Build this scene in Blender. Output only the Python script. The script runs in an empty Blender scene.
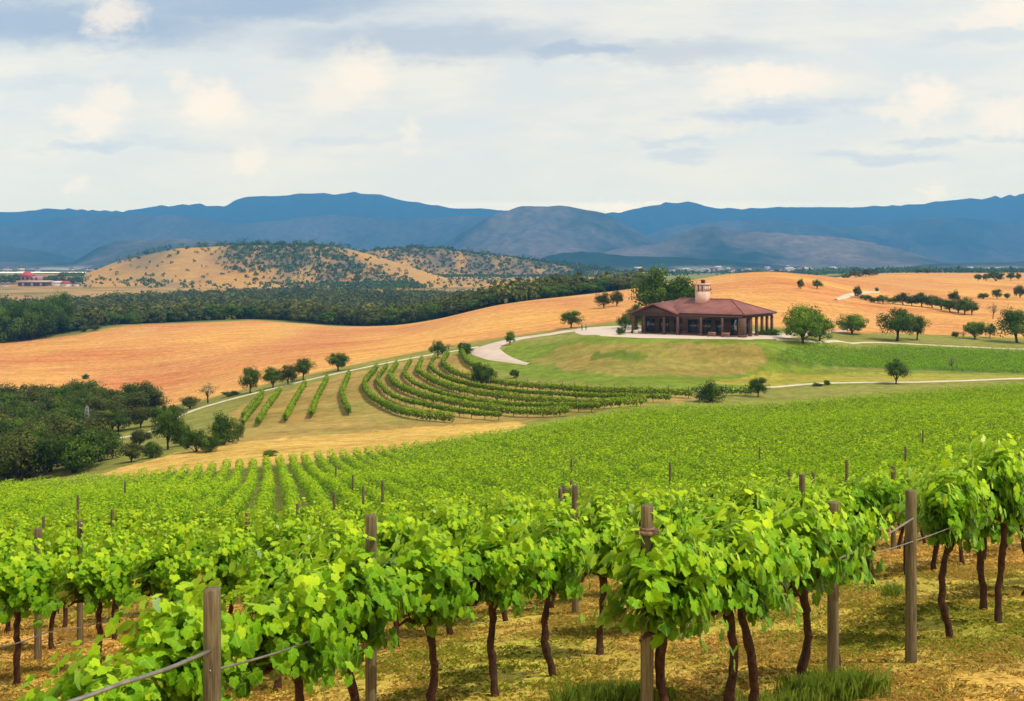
import bpy, math, random
import numpy as np
R = math.radians
C = bpy.context.scene.collection
scn = bpy.context.scene
F, CX, HY = 1200.0, 512.0, 265.0          # focal length in pixels, principal column, eye-level row

# ------------------------------------------------------------------ camera
cam_d = bpy.data.cameras.new('camera'); cam = bpy.data.objects.new('camera', cam_d); C.objects.link(cam)
cam.location = (0, 0, 0); cam.rotation_euler = (R(90), 0, 0)
cam_d.sensor_width = 36; cam_d.lens = 36 * F / 1024
cam_d.shift_y = -(350.5 - HY) / 1024
cam_d.clip_start = 0.1; cam_d.clip_end = 60000
scn.camera = cam

# ------------------------------------------------------------------ render / view
scn.view_settings.view_transform = 'Standard'; scn.view_settings.look = 'None'
scn.view_settings.exposure = 0.0; scn.view_settings.gamma = 1.0
scn.view_settings.use_curve_mapping = False
cy = scn.cycles
cy.use_denoising = True
cy.max_bounces = 5; cy.diffuse_bounces = 3; cy.transmission_bounces = 3; cy.glossy_bounces = 2
cy.volume_bounces = 0; cy.transparent_max_bounces = 6
cy.caustics_reflective = False; cy.caustics_refractive = False

# ------------------------------------------------------------------ node helpers
class NT:
    def __init__(s, nt): s.nt = nt; s.N = nt.nodes; s.L = nt.links
    def n(s, typ, ins=None, **kw):
        nd = s.N.new(typ)
        for k, v in kw.items(): setattr(nd, k, v)
        for k, v in (ins or {}).items():
            s.put(nd.inputs[k], v)
        return nd
    def put(s, sock, v):
        if isinstance(v, bpy.types.NodeSocket): s.L.new(v, sock)
        elif isinstance(v, (tuple, list)) and len(v) == 3 and sock.type == 'RGBA': sock.default_value = (*v, 1)
        else: sock.default_value = v
    def math(s, op, a, b=0.0, c=0.0, clamp=False):
        nd = s.N.new('ShaderNodeMath'); nd.operation = op; nd.use_clamp = clamp
        s.put(nd.inputs[0], a); s.put(nd.inputs[1], b); s.put(nd.inputs[2], c)
        return nd.outputs[0]
    def vec(s, op, a, b=(0, 0, 0)):
        nd = s.N.new('ShaderNodeVectorMath'); nd.operation = op
        s.put(nd.inputs[0], a); s.put(nd.inputs[1], b)
        return nd
    def mix(s, f, a, b, mode='MIX'):
        nd = s.N.new('ShaderNodeMix'); nd.data_type = 'RGBA'; nd.blend_type = mode
        s.put(nd.inputs[0], f); s.put(nd.inputs[6], a); s.put(nd.inputs[7], b)
        return nd.outputs[2]
    def noise(s, vec, scale, detail=3, rough=.55, dist=0):
        nd = s.n('ShaderNodeTexNoise', {'Scale': scale, 'Detail': detail, 'Roughness': rough, 'Distortion': dist})
        if vec is not None: s.L.new(vec, nd.inputs['Vector'])
        return nd.outputs[0]
    def ramp(s, v, a, b, lo=0., hi=1., smooth=True):
        nd = s.N.new('ShaderNodeMapRange'); nd.clamp = True
        if smooth: nd.interpolation_type = 'SMOOTHSTEP'
        s.put(nd.inputs['Value'], v); s.put(nd.inputs['From Min'], a); s.put(nd.inputs['From Max'], b)
        s.put(nd.inputs['To Min'], lo); s.put(nd.inputs['To Max'], hi)
        return nd.outputs[0]

# ------------------------------------------------------------------ sky and sun
HAZE_DENS, HAZE_COL = 1.15e-4, (.13, .46, 1.0)
SUN_EL, SUN_AZ = R(58), R(118)            # azimuth clockwise from +Y (the view direction)
w = bpy.data.worlds.new('World'); scn.world = w; w.use_nodes = True
t = NT(w.node_tree); t.N.clear()
out = t.n('ShaderNodeOutputWorld'); bg = t.n('ShaderNodeBackground', {'Strength': 0.1})
t.L.new(bg.outputs[0], out.inputs[0])
sky = t.n('ShaderNodeTexSky', sky_type='NISHITA'); sky.sun_disc = False
sky.sun_elevation = SUN_EL; sky.sun_rotation = SUN_AZ; sky.air_density = 1.2; sky.dust_density = 2.0
tc = t.n('ShaderNodeTexCoord')
sep = t.n('ShaderNodeSeparateXYZ', {0: tc.outputs['Generated']})
yy = t.math('ADD', t.math('ABSOLUTE', sep.outputs[1]), 0.05)
uu = t.math('ADD', t.math('MULTIPLY', t.math('DIVIDE', sep.outputs[0], yy), F), CX)
vv = t.math('SUBTRACT', HY, t.math('MULTIPLY', t.math('DIVIDE', sep.outputs[2], yy), F))
P = t.n('ShaderNodeCombineXYZ', {0: uu, 1: vv}).outputs[0]
Ps = t.vec('MULTIPLY', P, (.006, .016, 1)).outputs[0]
nz = t.n('ShaderNodeTexNoise', {'Vector': Ps, 'Scale': 2.6, 'Detail': 8, 'Roughness': .66})
wob = t.vec('MULTIPLY', t.vec('SUBTRACT', nz.outputs['Color'], (.5, .5, .5)).outputs[0], (110, 42, 0)).outputs[0]
P1 = t.vec('ADD', P, wob).outputs[0]
n2 = t.n('ShaderNodeTexNoise', {'Vector': t.vec('MULTIPLY', P, (.018, .025, 1)).outputs[0], 'Scale': 2.5, 'Detail': 8, 'Roughness': .68})
wob2 = t.vec('MULTIPLY', t.vec('SUBTRACT', n2.outputs['Color'], (.5, .5, .5)).outputs[0], (50, 46, 0)).outputs[0]
P2 = t.vec('ADD', P, wob2).outputs[0]
def blobs(P, lst):
    acc = None
    for cx_, cy_, rx, ry, st in lst:
        d = t.vec('LENGTH', t.vec('DIVIDE', t.vec('SUBTRACT', P, (cx_, cy_, 0)).outputs[0], (rx, ry, 1)).outputs[0]).outputs['Value']
        v = t.ramp(d, 1.3, .3, 0, st)
        acc = v if acc is None else t.math('MAXIMUM', acc, v)
    return acc
dark = blobs(P1, [(90, 34, 230, 30, 1), (250, 16, 210, 24, 1), (345, 8, 80, 14, .9), (430, 52, 190, 22, .7), (570, 61, 90, 9, .8),
    (660, 62, 110, 16, .5), (-150, 40, 200, 40, .9), (1250, 50, 200, 30, .6)])
dark2 = blobs(P1, [(740, 121, 75, 9, .9), (800, 113, 90, 8, .6), (862, 161, 65, 7, .7), (905, 147, 42, 6, .7), (662, 146, 50, 6, .6), (672, 160, 36, 7, .6),
    (978, 146, 42, 6, .65), (110, 153, 60, 6, .7), (50, 92, 110, 9, .4), (965, 46, 70, 10, .5), (350, 147, 60, 5, .35), (190, 150, 60, 6, .35)])
bright = blobs(P2, [(132, 30, 32, 20, .8), (112, 125, 38, 20, .8), (130, 108, 26, 18, .7), (228, 112, 34, 26, 1), (198, 92, 16, 13, .6), (368, 82, 32, 32, .8), (340, 105, 30, 18, .6),
    (264, 168, 18, 18, .7), (752, 90, 66, 18, 1), (716, 100, 30, 12, .7), (908, 104, 30, 22, .9), (885, 118, 40, 14, .7), (984, 125, 42, 22, .8), (990, 22, 42, 16, .9), (960, 32, 40, 8, .6), (910, 196, 16, 7, .6),
    (415, 138, 12, 18, .5), (700, 135, 50, 12, .4), (620, 208, 60, 5, .5), (95, 190, 14, 8, .5)])
big = t.noise(t.vec('MULTIPLY', P, (.004, .014, 1)).outputs[0], 1.3, 5, .6)
base = t.mix(t.ramp(big, .35, .7), (7.5, 7.5, 7.6), (8.95, 8.3, 7.5))
low = t.ramp(vv, 120, 215)
base = t.mix(t.math('MULTIPLY', low, .55), base, (8.4, 8.0, 7.5))
c = t.mix(t.math('MULTIPLY', dark2, .85), base, (5.6, 6.2, 7.4))
c = t.mix(t.math('MULTIPLY', dark, t.ramp(big, .2, .6, .75, 1)), c, (3.9, 4.7, 6.3))
c = t.mix(t.math('MULTIPLY', bright, .9), c, (10.4, 8.8, 7.5))
gap = t.ramp(big, .30, .22, 0, .5)
col = t.mix(t.math('SUBTRACT', .97, gap), sky.outputs[0], c)
# the cloud cover thins overhead, out of the picture
up = t.ramp(sep.outputs[2], .30, .8, 0, .45)
col = t.mix(up, col, sky.outputs[0])
# glow painted into the low sky, offsetting the haze's dimming and blue tint
path = t.math('MINIMUM', t.math('DIVIDE', 690., t.math('MAXIMUM', sep.outputs[2], .02)), 13600.)
Tq = t.math('EXPONENT', t.math('MULTIPLY', path, -HAZE_DENS))
sub = t.mix(1., (.55, 2.1, 5.2), t.n('ShaderNodeCombineXYZ', {0: t.math('SUBTRACT', 1., Tq), 1: t.math('SUBTRACT', 1., Tq), 2: t.math('SUBTRACT', 1., Tq)}).outputs[0], 'MULTIPLY')
col = t.vec('DIVIDE', t.vec('SUBTRACT', col, sub).outputs[0], t.n('ShaderNodeCombineXYZ', {0: Tq, 1: Tq, 2: Tq}).outputs[0]).outputs[0]
t.L.new(col, bg.inputs['Color'])
try:
    w.cycles.sampling_method = 'MANUAL'; w.cycles.sample_map_resolution = 512
except Exception: pass

sl = bpy.data.lights.new('sun', 'SUN'); so = bpy.data.objects.new('sun', sl); C.objects.link(so)
sl.energy = 4.0; sl.angle = R(0.6); sl.color = (1, .93, .80)
so.rotation_euler = (R(90) - SUN_EL, 0, -SUN_AZ + math.pi)
so.location = (30, -20, 60)


# ------------------------------------------------------------------ numpy helpers
def hsh(ix, iy, s):
    h = (ix.astype(np.int64) * 374761393 + iy.astype(np.int64) * 668265263 + s * 974634777) & 0x7fffffff
    h = (h ^ (h >> 13)) * 1274126177 & 0x7fffffff
    return ((h ^ (h >> 16)) & 0xffff) / 65535.0
def vnoise(x, y, s=0):
    ix, iy = np.floor(x), np.floor(y); fx, fy = x - ix, y - iy
    fx = fx * fx * (3 - 2 * fx); fy = fy * fy * (3 - 2 * fy)
    a = hsh(ix, iy, s); b = hsh(ix + 1, iy, s); c_ = hsh(ix, iy + 1, s); d = hsh(ix + 1, iy + 1, s)
    return (a * (1 - fx) + b * fx) * (1 - fy) + (c_ * (1 - fx) + d * fx) * fy
def fbm(x, y, o=4, s=0):
    x = np.asarray(x, float); y = np.asarray(y, float)
    r = np.zeros(np.broadcast(x, y).shape); a = .5
    for k in range(o):
        r += a * (vnoise(x, y, s + k) - .5); x = x * 2.03 + 17; y = y * 2.03 + 9; a *= .5
    return r
def pchip(xk, yk, x):
    xk = np.asarray(xk, float); yk = np.asarray(yk, float); h = np.diff(xk); d = np.diff(yk) / h
    m = np.zeros_like(yk); m[0] = d[0]; m[-1] = d[-1]
    for i in range(1, len(xk) - 1):
        if d[i-1] * d[i] > 0:
            w1 = 2 * h[i] + h[i-1]; w2 = h[i] + 2 * h[i-1]; m[i] = (w1 + w2) / (w1 / d[i-1] + w2 / d[i])
    x = np.clip(x, xk[0], xk[-1]); i = np.clip(np.searchsorted(xk, x) - 1, 0, len(h) - 1)
    tt = (x - xk[i]) / h[i]; H = h[i]
    return ((1 + 2*tt) * (1-tt)**2 * yk[i] + tt * (1-tt)**2 * H * m[i] + tt*tt * (3-2*tt) * yk[i+1] + tt*tt * (tt-1) * H * m[i+1])

# ------------------------------------------------------------------ terrain: one profile per view azimuth, depth -> row of the ground
PROF = {
 0:   [(8,895),(15,690),(19,655),(30,606),(45,566),(80,521),(130,493),(155,488),(180,478),(240,440),(300,402),(400,366),(500,343),(640,328),(800,322),(1200,301),(1500,290),(1800,281),(2200,276),(2800,273)],
 128: [(8,883),(15,684),(19,650),(30,600),(45,560),(80,514),(135,482),(160,463),(180,453),(220,438),(280,409),(310,399),(400,362),(500,335),(560,325),(700,324),(1200,300),(1500,290),(1800,281),(2200,276),(2800,273)],
 256: [(8,870),(12.5,725),(19,645),(30,594),(45,554),(80,506),(140,468),(160,451),(200,425),(260,393),(300,377),(400,348),(500,331),(600,320),(720,323),(1000,308),(1400,293),(1700,286),(2200,277),(2800,273)],
 384: [(8,852),(12.5,710),(19,632),(30,583),(45,547),(80,498),(145,456),(165,440),(200,415),(245,382),(270,366),(300,356),(400,339),(500,328),(600,326),(720,330),(1000,309),(1400,293),(1700,286),(2200,277),(2800,273)],
 512: [(8,835),(12.5,697),(19,619),(30,573),(45,540),(80,490),(150,438),(175,428),(190,417),(210,401),(240,377),(260,361),(280,345),(300,337),(350,325),(450,303),(520,303),(700,312),(1000,305),(1400,291),(1800,282),(2300,276),(2800,273)],
 640: [(8,812),(12.5,690),(19,610),(30,564),(45,533),(80,482),(130,438),(172,414),(190,403),(205,393),(220,379),(240,356),(253,341),(265,335),(290,330),(350,311),(450,294),(520,288),(600,291),(800,300),(1200,291),(1800,282),(2300,276),(2800,273)],
 768: [(8,790),(12.5,680),(19,602),(30,556),(45,527),(80,478),(130,435),(180,410),(200,396),(215,386),(230,375),(243,356),(255,343),(270,338),(285,335),(330,318),(400,294),(480,276),(560,271),(680,277),(900,287),(1500,281),(2300,275),(2800,272)],
 896: [(8,775),(13,660),(19,593),(30,548),(45,516),(80,470),(130,427),(192,398),(210,386),(230,374),(250,363),(268,348),(290,339),(340,324),(400,308),(500,295),(600,284),(800,277),(1000,274),(1300,273),(2000,273),(2800,272)],
 1024:[(8,760),(13.5,640),(19,585),(24,561),(35,530),(50,500),(80,462),(120,427),(200,390),(230,376),(250,364),(275,350),(300,342),(340,330),(400,316),(500,302),(650,290),(900,279),(1200,275),(1600,273),(2200,273),(2800,271.5)],
}
LY0, LY1, NLY = math.log(1.5), math.log(2800), 1400
lys = np.linspace(LY0, LY1, NLY)
pxs = np.arange(-600, 1625, 4.0)
cols = sorted(PROF)
tab = []
for c_ in cols:
    kn = PROF[c_]; ly = [math.log(a) for a, b in kn]; z = [-(b - HY) / F * a for a, b in kn]
    ly = [LY0, math.log(4)] + ly; z = [z[0] + 1.25, z[0] + .75] + z
    tab.append(pchip(ly, z, lys))
tab = np.array(tab)
# smooth across azimuth
HG = np.empty((len(pxs), NLY)); pc = np.clip(pxs, 0, 1024)
for j in range(NLY): HG[:, j] = pchip(cols, tab[:, j], pc)
ks = np.exp(-.5 * (np.arange(-14, 15) / 6.) ** 2); ks /= ks.sum()
pad = np.pad(HG, ((14, 14), (0, 0)), mode='edge')
HG = sum(ks[i] * pad[i:i + len(pxs)] for i in range(29))
def sky_row(pts, px): return pchip([p[0] for p in pts], [p[1] for p in pts], px)
HILLS = [(2050, 330, 300, [(60,280),(85,273),(120,262),(160,253),(185,249),(250,247.5),(300,248),(345,251),(380,258),(420,270),(450,278),(470,282)]),
         (2450, 260, 300, [(330,270),(355,254),(385,249),(420,249),(450,251),(500,257),(560,265),(615,272),(650,279)]),
         (1750, 180, 220, [(-600,281),(-50,279),(30,281),(80,284)])]
def hill_h(px, Y):
    z = np.full(np.broadcast(px, Y).shape, -1e3)
    for Yk, wf, wb, pts in HILLS:
        h = -(sky_row(pts, px) - HY) / F * Yk
        inside = np.clip(np.minimum(px - pts[0][0], pts[-1][0] - px) / 25, 0, 1)
        base_ = -42.0
        d = np.where(Y < Yk, (Yk - Y) / wf, (Y - Yk) / wb)
        fo = np.where(d < 1, .5 + .5 * np.cos(np.pi * np.clip(d, 0, 1)), 0)
        z = np.maximum(z, base_ + (h - base_) * fo * inside - 60 * (1 - inside))
    return z
def zfun(X, Y):
    X = np.asarray(X, float); Y = np.maximum(np.asarray(Y, float), 1.5)
    px = CX + F * X / Y
    a = np.clip((px + 600) / 4, 0, len(pxs) - 1.001); b = np.clip((np.log(Y) - LY0) / (LY1 - LY0) * (NLY - 1), 0, NLY - 1.001)
    i = a.astype(int); j = b.astype(int); fa = a - i; fb = b - j
    z = (HG[i, j] * (1-fb) + HG[i, j+1] * fb) * (1-fa) + (HG[i+1, j] * (1-fb) + HG[i+1, j+1] * fb) * fa
    z = z + fbm(X / 40, Y / 40, 2, 5) * np.clip((Y - 280) / 300, 0, 1) * 1.6 + fbm(X / 3.1, Y / 3.1, 3, 8) * .16 * np.clip(1.4 - Y / 60, 0, 1)
    ca, sa = .8100, -.5864; dx, dy = X - 26.9, Y - 268.
    lx, ly = dx * ca + dy * sa, -dx * sa + dy * ca
    dd = np.hypot(np.maximum(np.maximum(-3 - lx, lx - 31), 0), np.maximum(np.maximum(-8 - ly, ly - 19), 0))
    f = np.clip(1 - dd / 16, 0, 1); f = f * f * (3 - 2 * f); z = z * (1 - f) + -15.45 * f
    hh = hill_h(px, Y) + fbm(X / 160, Y / 160, 4, 3) * 16 * np.clip((Y - 1500) / 300, 0, 1)
    return np.maximum(z, np.where(Y > 1350, hh, -1e3))
def hit(px, py, ymin=6., ymax=2700.):
    Ys = np.exp(np.linspace(math.log(ymin), math.log(ymax), 3000)); u = (px - CX) / F
    d = zfun(u * Ys, Ys) + (py - HY) / F * Ys
    k = np.where(d > 0)[0]
    if not len(k): return (u * ymax, ymax)
    Yh = Ys[k[0]]
    if k[0] > 0:
        d0, d1 = d[k[0]-1], d[k[0]]; Yh = Ys[k[0]-1] + (Ys[k[0]] - Ys[k[0]-1]) * (-d0) / (d1 - d0)
    return (u * Yh, Yh)
def at(px, Y): return ((px - CX) / F * Y, Y)
def inpoly(X, Y, poly):
    r = np.zeros(X.shape, bool); n = len(poly)
    for i in range(n):
        x1, y1 = poly[i]; x2, y2 = poly[(i+1) % n]
        if y1 == y2: continue
        cnd = ((y1 > Y) != (y2 > Y)) & (X < (x2 - x1) * (Y - y1) / (y2 - y1) + x1)
        r ^= cnd
    return r
def wpoly(pts, ymin=100): return [hit(a, b, ymin) for a, b in pts]

# ------------------------------------------------------------------ mesh helpers
def mesh(name, V, Fs, mats=(), attrs=None, smooth=False, midx=None):
    """V (n,3); Fs: list of arrays (m,k) of face indices."""
    me = bpy.data.meshes.new(name); V = np.asarray(V, np.float32)
    Fs = [np.asarray(f, np.int32) for f in (Fs if isinstance(Fs, list) else [Fs]) if len(f)]
    me.vertices.add(len(V)); me.vertices.foreach_set('co', V.ravel())
    nl = sum(f.size for f in Fs); nf = sum(len(f) for f in Fs)
    me.loops.add(nl); me.loops.foreach_set('vertex_index', np.concatenate([f.ravel() for f in Fs]))
    me.polygons.add(nf)
    tot = np.concatenate([np.full(len(f), f.shape[1], np.int32) for f in Fs])
    me.polygons.foreach_set('loop_start', np.concatenate([[0], np.cumsum(tot)[:-1]]).astype(np.int32))
    me.polygons.foreach_set('loop_total', tot)
    if midx is not None: me.polygons.foreach_set('material_index', np.asarray(midx, np.int32))
    if smooth: me.polygons.foreach_set('use_smooth', np.ones(nf, bool))
    for k, a in (attrs or {}).items():
        a = np.asarray(a, np.float32)
        if a.ndim == 2:
            at_ = me.attributes.new(k, 'FLOAT_COLOR', 'POINT'); q = np.ones((len(V), 4), np.float32); q[:, :3] = a
            at_.data.foreach_set('color', q.ravel())
        else:
            at_ = me.attributes.new(k, 'FLOAT', 'POINT'); at_.data.foreach_set('value', a)
    for m in mats: me.materials.append(m)
    me.update(); me.validate()
    return me
def tag(o, label=None, cat=None, group=None, kind=None):
    if label: o['label'] = label
    if cat: o['category'] = cat
    if group: o['group'] = group
    if kind: o['kind'] = kind
    return o
def link(name, me, parent=None, loc=None):
    o = bpy.data.objects.new(name, me); C.objects.link(o)
    if parent is not None: o.parent = parent
    if loc is not None: o.location = loc
    return o
def empty(name, loc, rz=0.):
    o = bpy.data.objects.new(name, None); C.objects.link(o); o.location = loc; o.rotation_euler = (0, 0, rz); o.empty_display_size = .3
    return o
def copy_tree(o, parent=None):
    c_ = o.copy(); C.objects.link(c_); c_.parent = parent
    for ch in o.children: copy_tree(ch, c_)
    return c_
class MB:
    """collects simple solids into one mesh"""
    def __init__(s): s.V = []; s.q = []; s.tr = []; s.n = 0
    def add(s, V, q=(), tr=()):
        s.V.append(np.asarray(V, float)); s.q += [[i + s.n for i in f] for f in q]; s.tr += [[i + s.n for i in f] for f in tr]; s.n += len(V)
    def box(s, x0, x1, y0, y1, z0, z1):
        V = [(x, y, z) for z in (z0, z1) for y in (y0, y1) for x in (x0, x1)]
        s.add(V, [(0,2,3,1),(4,5,7,6),(0,1,5,4),(2,6,7,3),(0,4,6,2),(1,3,7,5)])
    def tube(s, pts, rad, n=8, cap=True, jit=0., rnd=None):
        pts = np.asarray(pts, float); m = len(pts); V = []
        for i in range(m):
            d = pts[min(i+1, m-1)] - pts[max(i-1, 0)]; d /= np.linalg.norm(d) + 1e-9
            a = np.cross(d, (0, 0, 1.)) if abs(d[2]) < .9 else np.cross(d, (0, 1., 0)); a /= np.linalg.norm(a); b = np.cross(d, a)
            for k in range(n):
                th = 2 * math.pi * k / n; r = rad[i] * (1 + (rnd.uniform(-jit, jit) if rnd else 0))
                V.append(pts[i] + r * (math.cos(th) * a + math.sin(th) * b))
        q = [(i*n + k, i*n + (k+1) % n, (i+1)*n + (k+1) % n, (i+1)*n + k) for i in range(m-1) for k in range(n)]
        tr = []
        if cap:
            V.append(pts[-1]); V.append(pts[0])
            tr = [((m-1)*n + k, (m-1)*n + (k+1) % n, m*n) for k in range(n)] + [((k+1) % n, k, m*n + 1) for k in range(n)]
        s.add(V, q, tr)
    def mesh(s, name, mats, smooth=False):
        V = np.concatenate(s.V); Fs = []
        if s.q: Fs.append(np.array(s.q))
        if s.tr: Fs.append(np.array(s.tr))
        return mesh(name, V, Fs, mats, smooth=smooth)

# ------------------------------------------------------------------ materials
def newmat(name):
    m = bpy.data.materials.new(name); m.use_nodes = True; t = NT(m.node_tree)
    return m, t, t.N['Principled BSDF'], t.N['Material Output']
def simple(name, col, rough=.7, var=.25, scale=3., bump=0., col2=None, spec=.3, coords='Object', metal=0.):
    m, t, b, o = newmat(name); tc = t.n('ShaderNodeTexCoord')
    n1 = t.noise(tc.outputs[coords], scale, 5, .65)
    c2 = col2 or tuple(x * (1 - var) for x in col)
    cc = t.mix(t.ramp(n1, .3, .7), col, c2)
    t.put(b.inputs['Base Color'], cc); b.inputs['Roughness'].default_value = rough; b.inputs['Specular IOR Level'].default_value = spec
    b.inputs['Metallic'].default_value = metal
    if bump:
        bp = t.n('ShaderNodeBump', {'Strength': .6, 'Distance': bump, 'Height': t.noise(tc.outputs[coords], scale * 3, 5, .6)})
        t.put(b.inputs['Normal'], bp.outputs[0])
    return m
def foliage_mat(name, dark_, mid_, light_, trans=.35, rough=.5, vein=False, spec=.35):
    """tint attribute 0..1: dark to bright leaf; mixes age, random tone and painted shade"""
    m, t, b, o = newmat(name); t.N.remove(b)
    a = t.n('ShaderNodeAttribute', attribute_name='tint').outputs['Fac']
    oi = t.n('ShaderNodeObjectInfo').outputs['Random']
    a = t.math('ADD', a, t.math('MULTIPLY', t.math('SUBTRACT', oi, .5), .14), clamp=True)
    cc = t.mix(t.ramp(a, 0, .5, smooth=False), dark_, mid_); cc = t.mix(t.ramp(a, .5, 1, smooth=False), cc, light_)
    if vein:
        vn = t.n('ShaderNodeAttribute', attribute_name='vein').outputs['Fac']
        cc = t.mix(t.ramp(vn, .88, .98, 0, .28), cc, tuple(min(1, x * 1.5 + .05) for x in light_))
    df = t.n('ShaderNodeBsdfDiffuse', {'Color': cc}); tr = t.n('ShaderNodeBsdfTranslucent', {'Color': t.mix(.5, cc, light_)})
    gl = t.n('ShaderNodeBsdfGlossy', {'Color': (1, 1, 1), 'Roughness': rough})
    ms = t.n('ShaderNodeMixShader', {0: trans, 1: df.outputs[0], 2: tr.outputs[0]})
    fr = t.n('ShaderNodeFresnel', {'IOR': 1.35})
    ms2 = t.n('ShaderNodeMixShader', {0: t.math('MULTIPLY', fr.outputs[0], spec), 1: ms.outputs[0], 2: gl.outputs[0]})
    t.L.new(ms2.outputs[0], o.inputs[0])
    return m
M = {}
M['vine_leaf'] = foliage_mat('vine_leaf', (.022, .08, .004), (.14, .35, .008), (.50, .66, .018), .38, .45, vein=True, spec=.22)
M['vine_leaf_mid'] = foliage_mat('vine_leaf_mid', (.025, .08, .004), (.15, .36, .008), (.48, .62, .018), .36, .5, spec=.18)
M['field_leaf'] = foliage_mat('field_leaf', (.06, .15, .005), (.20, .37, .006), (.46, .60, .012), .3, .6, spec=.06)
M['row_leaf'] = foliage_mat('row_leaf', (.06, .13, .006), (.17, .28, .008), (.34, .46, .015), .3, .6, spec=.05)
M['block_leaf'] = foliage_mat('block_leaf', (.06, .15, .005), (.17, .34, .008), (.32, .50, .012), .3, .6, spec=.05)
M['tall_blade'] = foliage_mat('tall_blade', (.14, .26, .02), (.28, .42, .035), (.48, .54, .09), .3, .6, spec=.05)
M['oak_leaf'] = foliage_mat('oak_leaf', (.022, .045, .005), (.055, .105, .010), (.13, .20, .016), .22, .6, spec=.08)
M['lime_leaf'] = foliage_mat('lime_leaf', (.04, .08, .005), (.11, .20, .010), (.24, .34, .02), .25, .6, spec=.08)
M['olive_leaf'] = foliage_mat('olive_leaf', (.035, .045, .010), (.075, .09, .018), (.14, .15, .03), .22, .7, spec=.05)
M['forest_leaf'] = foliage_mat('forest_leaf', (.038, .050, .013), (.085, .098, .022), (.17, .17, .035), .2, .7, spec=.03)
M['pale_leaf'] = foliage_mat('pale_leaf', (.10, .12, .06), (.16, .17, .08), (.24, .24, .12), .25, .7)
M['dry_blade'] = foliage_mat('dry_blade', (.34, .27, .04), (.62, .42, .09), (.78, .58, .17), .3, .7, spec=.04)
M['green_blade'] = foliage_mat('green_blade', (.17, .24, .015), (.34, .40, .025), (.55, .52, .06), .3, .6, spec=.04)
M['vine_bark'] = simple('vine_bark', (.085, .038, .022), .9, .6, 14, .03, spec=.15)
M['bark'] = simple('bark', (.07, .05, .035), .9, .4, 3, .03, spec=.15)
M['stone'] = simple('stone', (.55, .43, .34), .9, .2, .6, .02)
M['pave'] = simple('pave', (.62, .50, .40), .9, .18, .25, .02, coords='Generated')
def post_mat():
    m, t, b, o = newmat('post_wood'); tc = t.n('ShaderNodeTexCoord')
    v = t.vec('MULTIPLY', tc.outputs['Object'], (1, 1, .06)).outputs[0]
    n1 = t.noise(v, 42, 6, .7); n2 = t.noise(tc.outputs['Object'], 5, 4)
    cc = t.mix(t.ramp(n1, .35, .65), (.085, .06, .035), (.20, .155, .09)); cc = t.mix(t.ramp(n2, .45, .7, 0, .6), cc, (.12, .12, .05))
    t.put(b.inputs['Base Color'], cc); b.inputs['Roughness'].default_value = .85; b.inputs['Specular IOR Level'].default_value = .15
    bp = t.n('ShaderNodeBump', {'Strength': .9, 'Distance': .012, 'Height': n1}); t.put(b.inputs['Normal'], bp.outputs[0])
    return m
M['post'] = post_mat()
M['wire'] = simple('wire', (.30, .27, .24), .45, .4, 10, spec=.5, metal=.6)

# ------------------------------------------------------------------ ground sheet
NPX, NRY = 900, 820
gp = np.linspace(-560, 1584, NPX)
gy = np.exp(np.linspace(LY0, LY1, NRY))
GP, GY = np.meshgrid(gp, gy); GX = (GP - CX) / F * GY; GZ = zfun(GX, GY)
def xs_(pts, px): return np.interp(px, [p[0] for p in pts], [p[1] for p in pts])
EDGE = [(-600, 122), (0, 130), (128, 136), (256, 142), (384, 147), (512, 152), (640, 174), (768, 182), (896, 192), (1024, 202), (1600, 225)]
YE = lambda px: xs_(EDGE, px)
# ground colours (albedo), painted by plan areas
def lerp(a, b, f): return a + (b - a) * f[..., None]
n_a = fbm(GX / 9, GY / 9, 4, 21); n_b = fbm(GX / 35, GY / 90, 4, 31); n_c = fbm(GX / 2.2, GY / 2.2, 3, 41)
col = np.empty(GX.shape + (3,)); col[:] = (.22, .22, .045)
GREEN, DRY, ORANGE, TAN = np.array((.17, .26, .03)), np.array((.50, .33, .085)), np.array((.53, .235, .085)), np.array((.42, .27, .10))
near = np.clip((YE(GP) - GY) / 2, 0, 1)
nearcol = lerp(np.broadcast_to(np.array((.66, .37, .09)), col.shape), np.array((.40, .36, .05)), np.clip((n_c * 1.6 + n_a * 1.8) + .40, 0, 1))
col = lerp(col, nearcol, near)
far_green = np.clip((GY - 48) / 10, 0, 1) * near
col = lerp(col, np.array((.10, .14, .02)), far_green * .9)
def paint(poly_px, colr, ymin=100, soft=None, noise=.0, ylim=None):
    global col
    P_ = wpoly(poly_px, ymin); m_ = inpoly(GX + n_a * 5, GY + n_c * 3, P_)
    if ylim: m_ &= (GY < ylim)
    f = m_.astype(float)
    if noise: f = f * np.clip(1 - noise * (.5 + 1.6 * n_a), 0, 1)
    col = lerp(col, np.array(colr), f); return P_
P_TERR = [(190,452),(216,423),(240,404),(300,386),(370,369),(420,358),(455,352),(470,366),(500,384),(600,392),(700,396),(700,401),(640,405),(560,416),(500,426),(440,432),(360,437),(280,441)]
paint(P_TERR, (.40, .255, .075), noise=.7)
paint([(100,474),(180,452),(240,442),(300,437),(380,431),(450,425),(520,421),(530,424),(500,432),(400,450),(256,466),(150,478)], (.54, .35, .085))
P_LAWN = [(428,352),(455,352),(480,366),(540,381),(620,386),(700,389),(770,388),(900,383),(1030,380),(1030,375),(915,371),(770,362),(812,343),(770,338),(700,339),(600,337),(520,343),(500,350),(470,350)]
paint(P_LAWN, (.15, .215, .018), noise=.2)
paint([(530,360),(559,347),(606,343),(759,346),(765,366),(702,376),(619,376),(559,371)], (.31, .22, .065), noise=.6)
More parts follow.
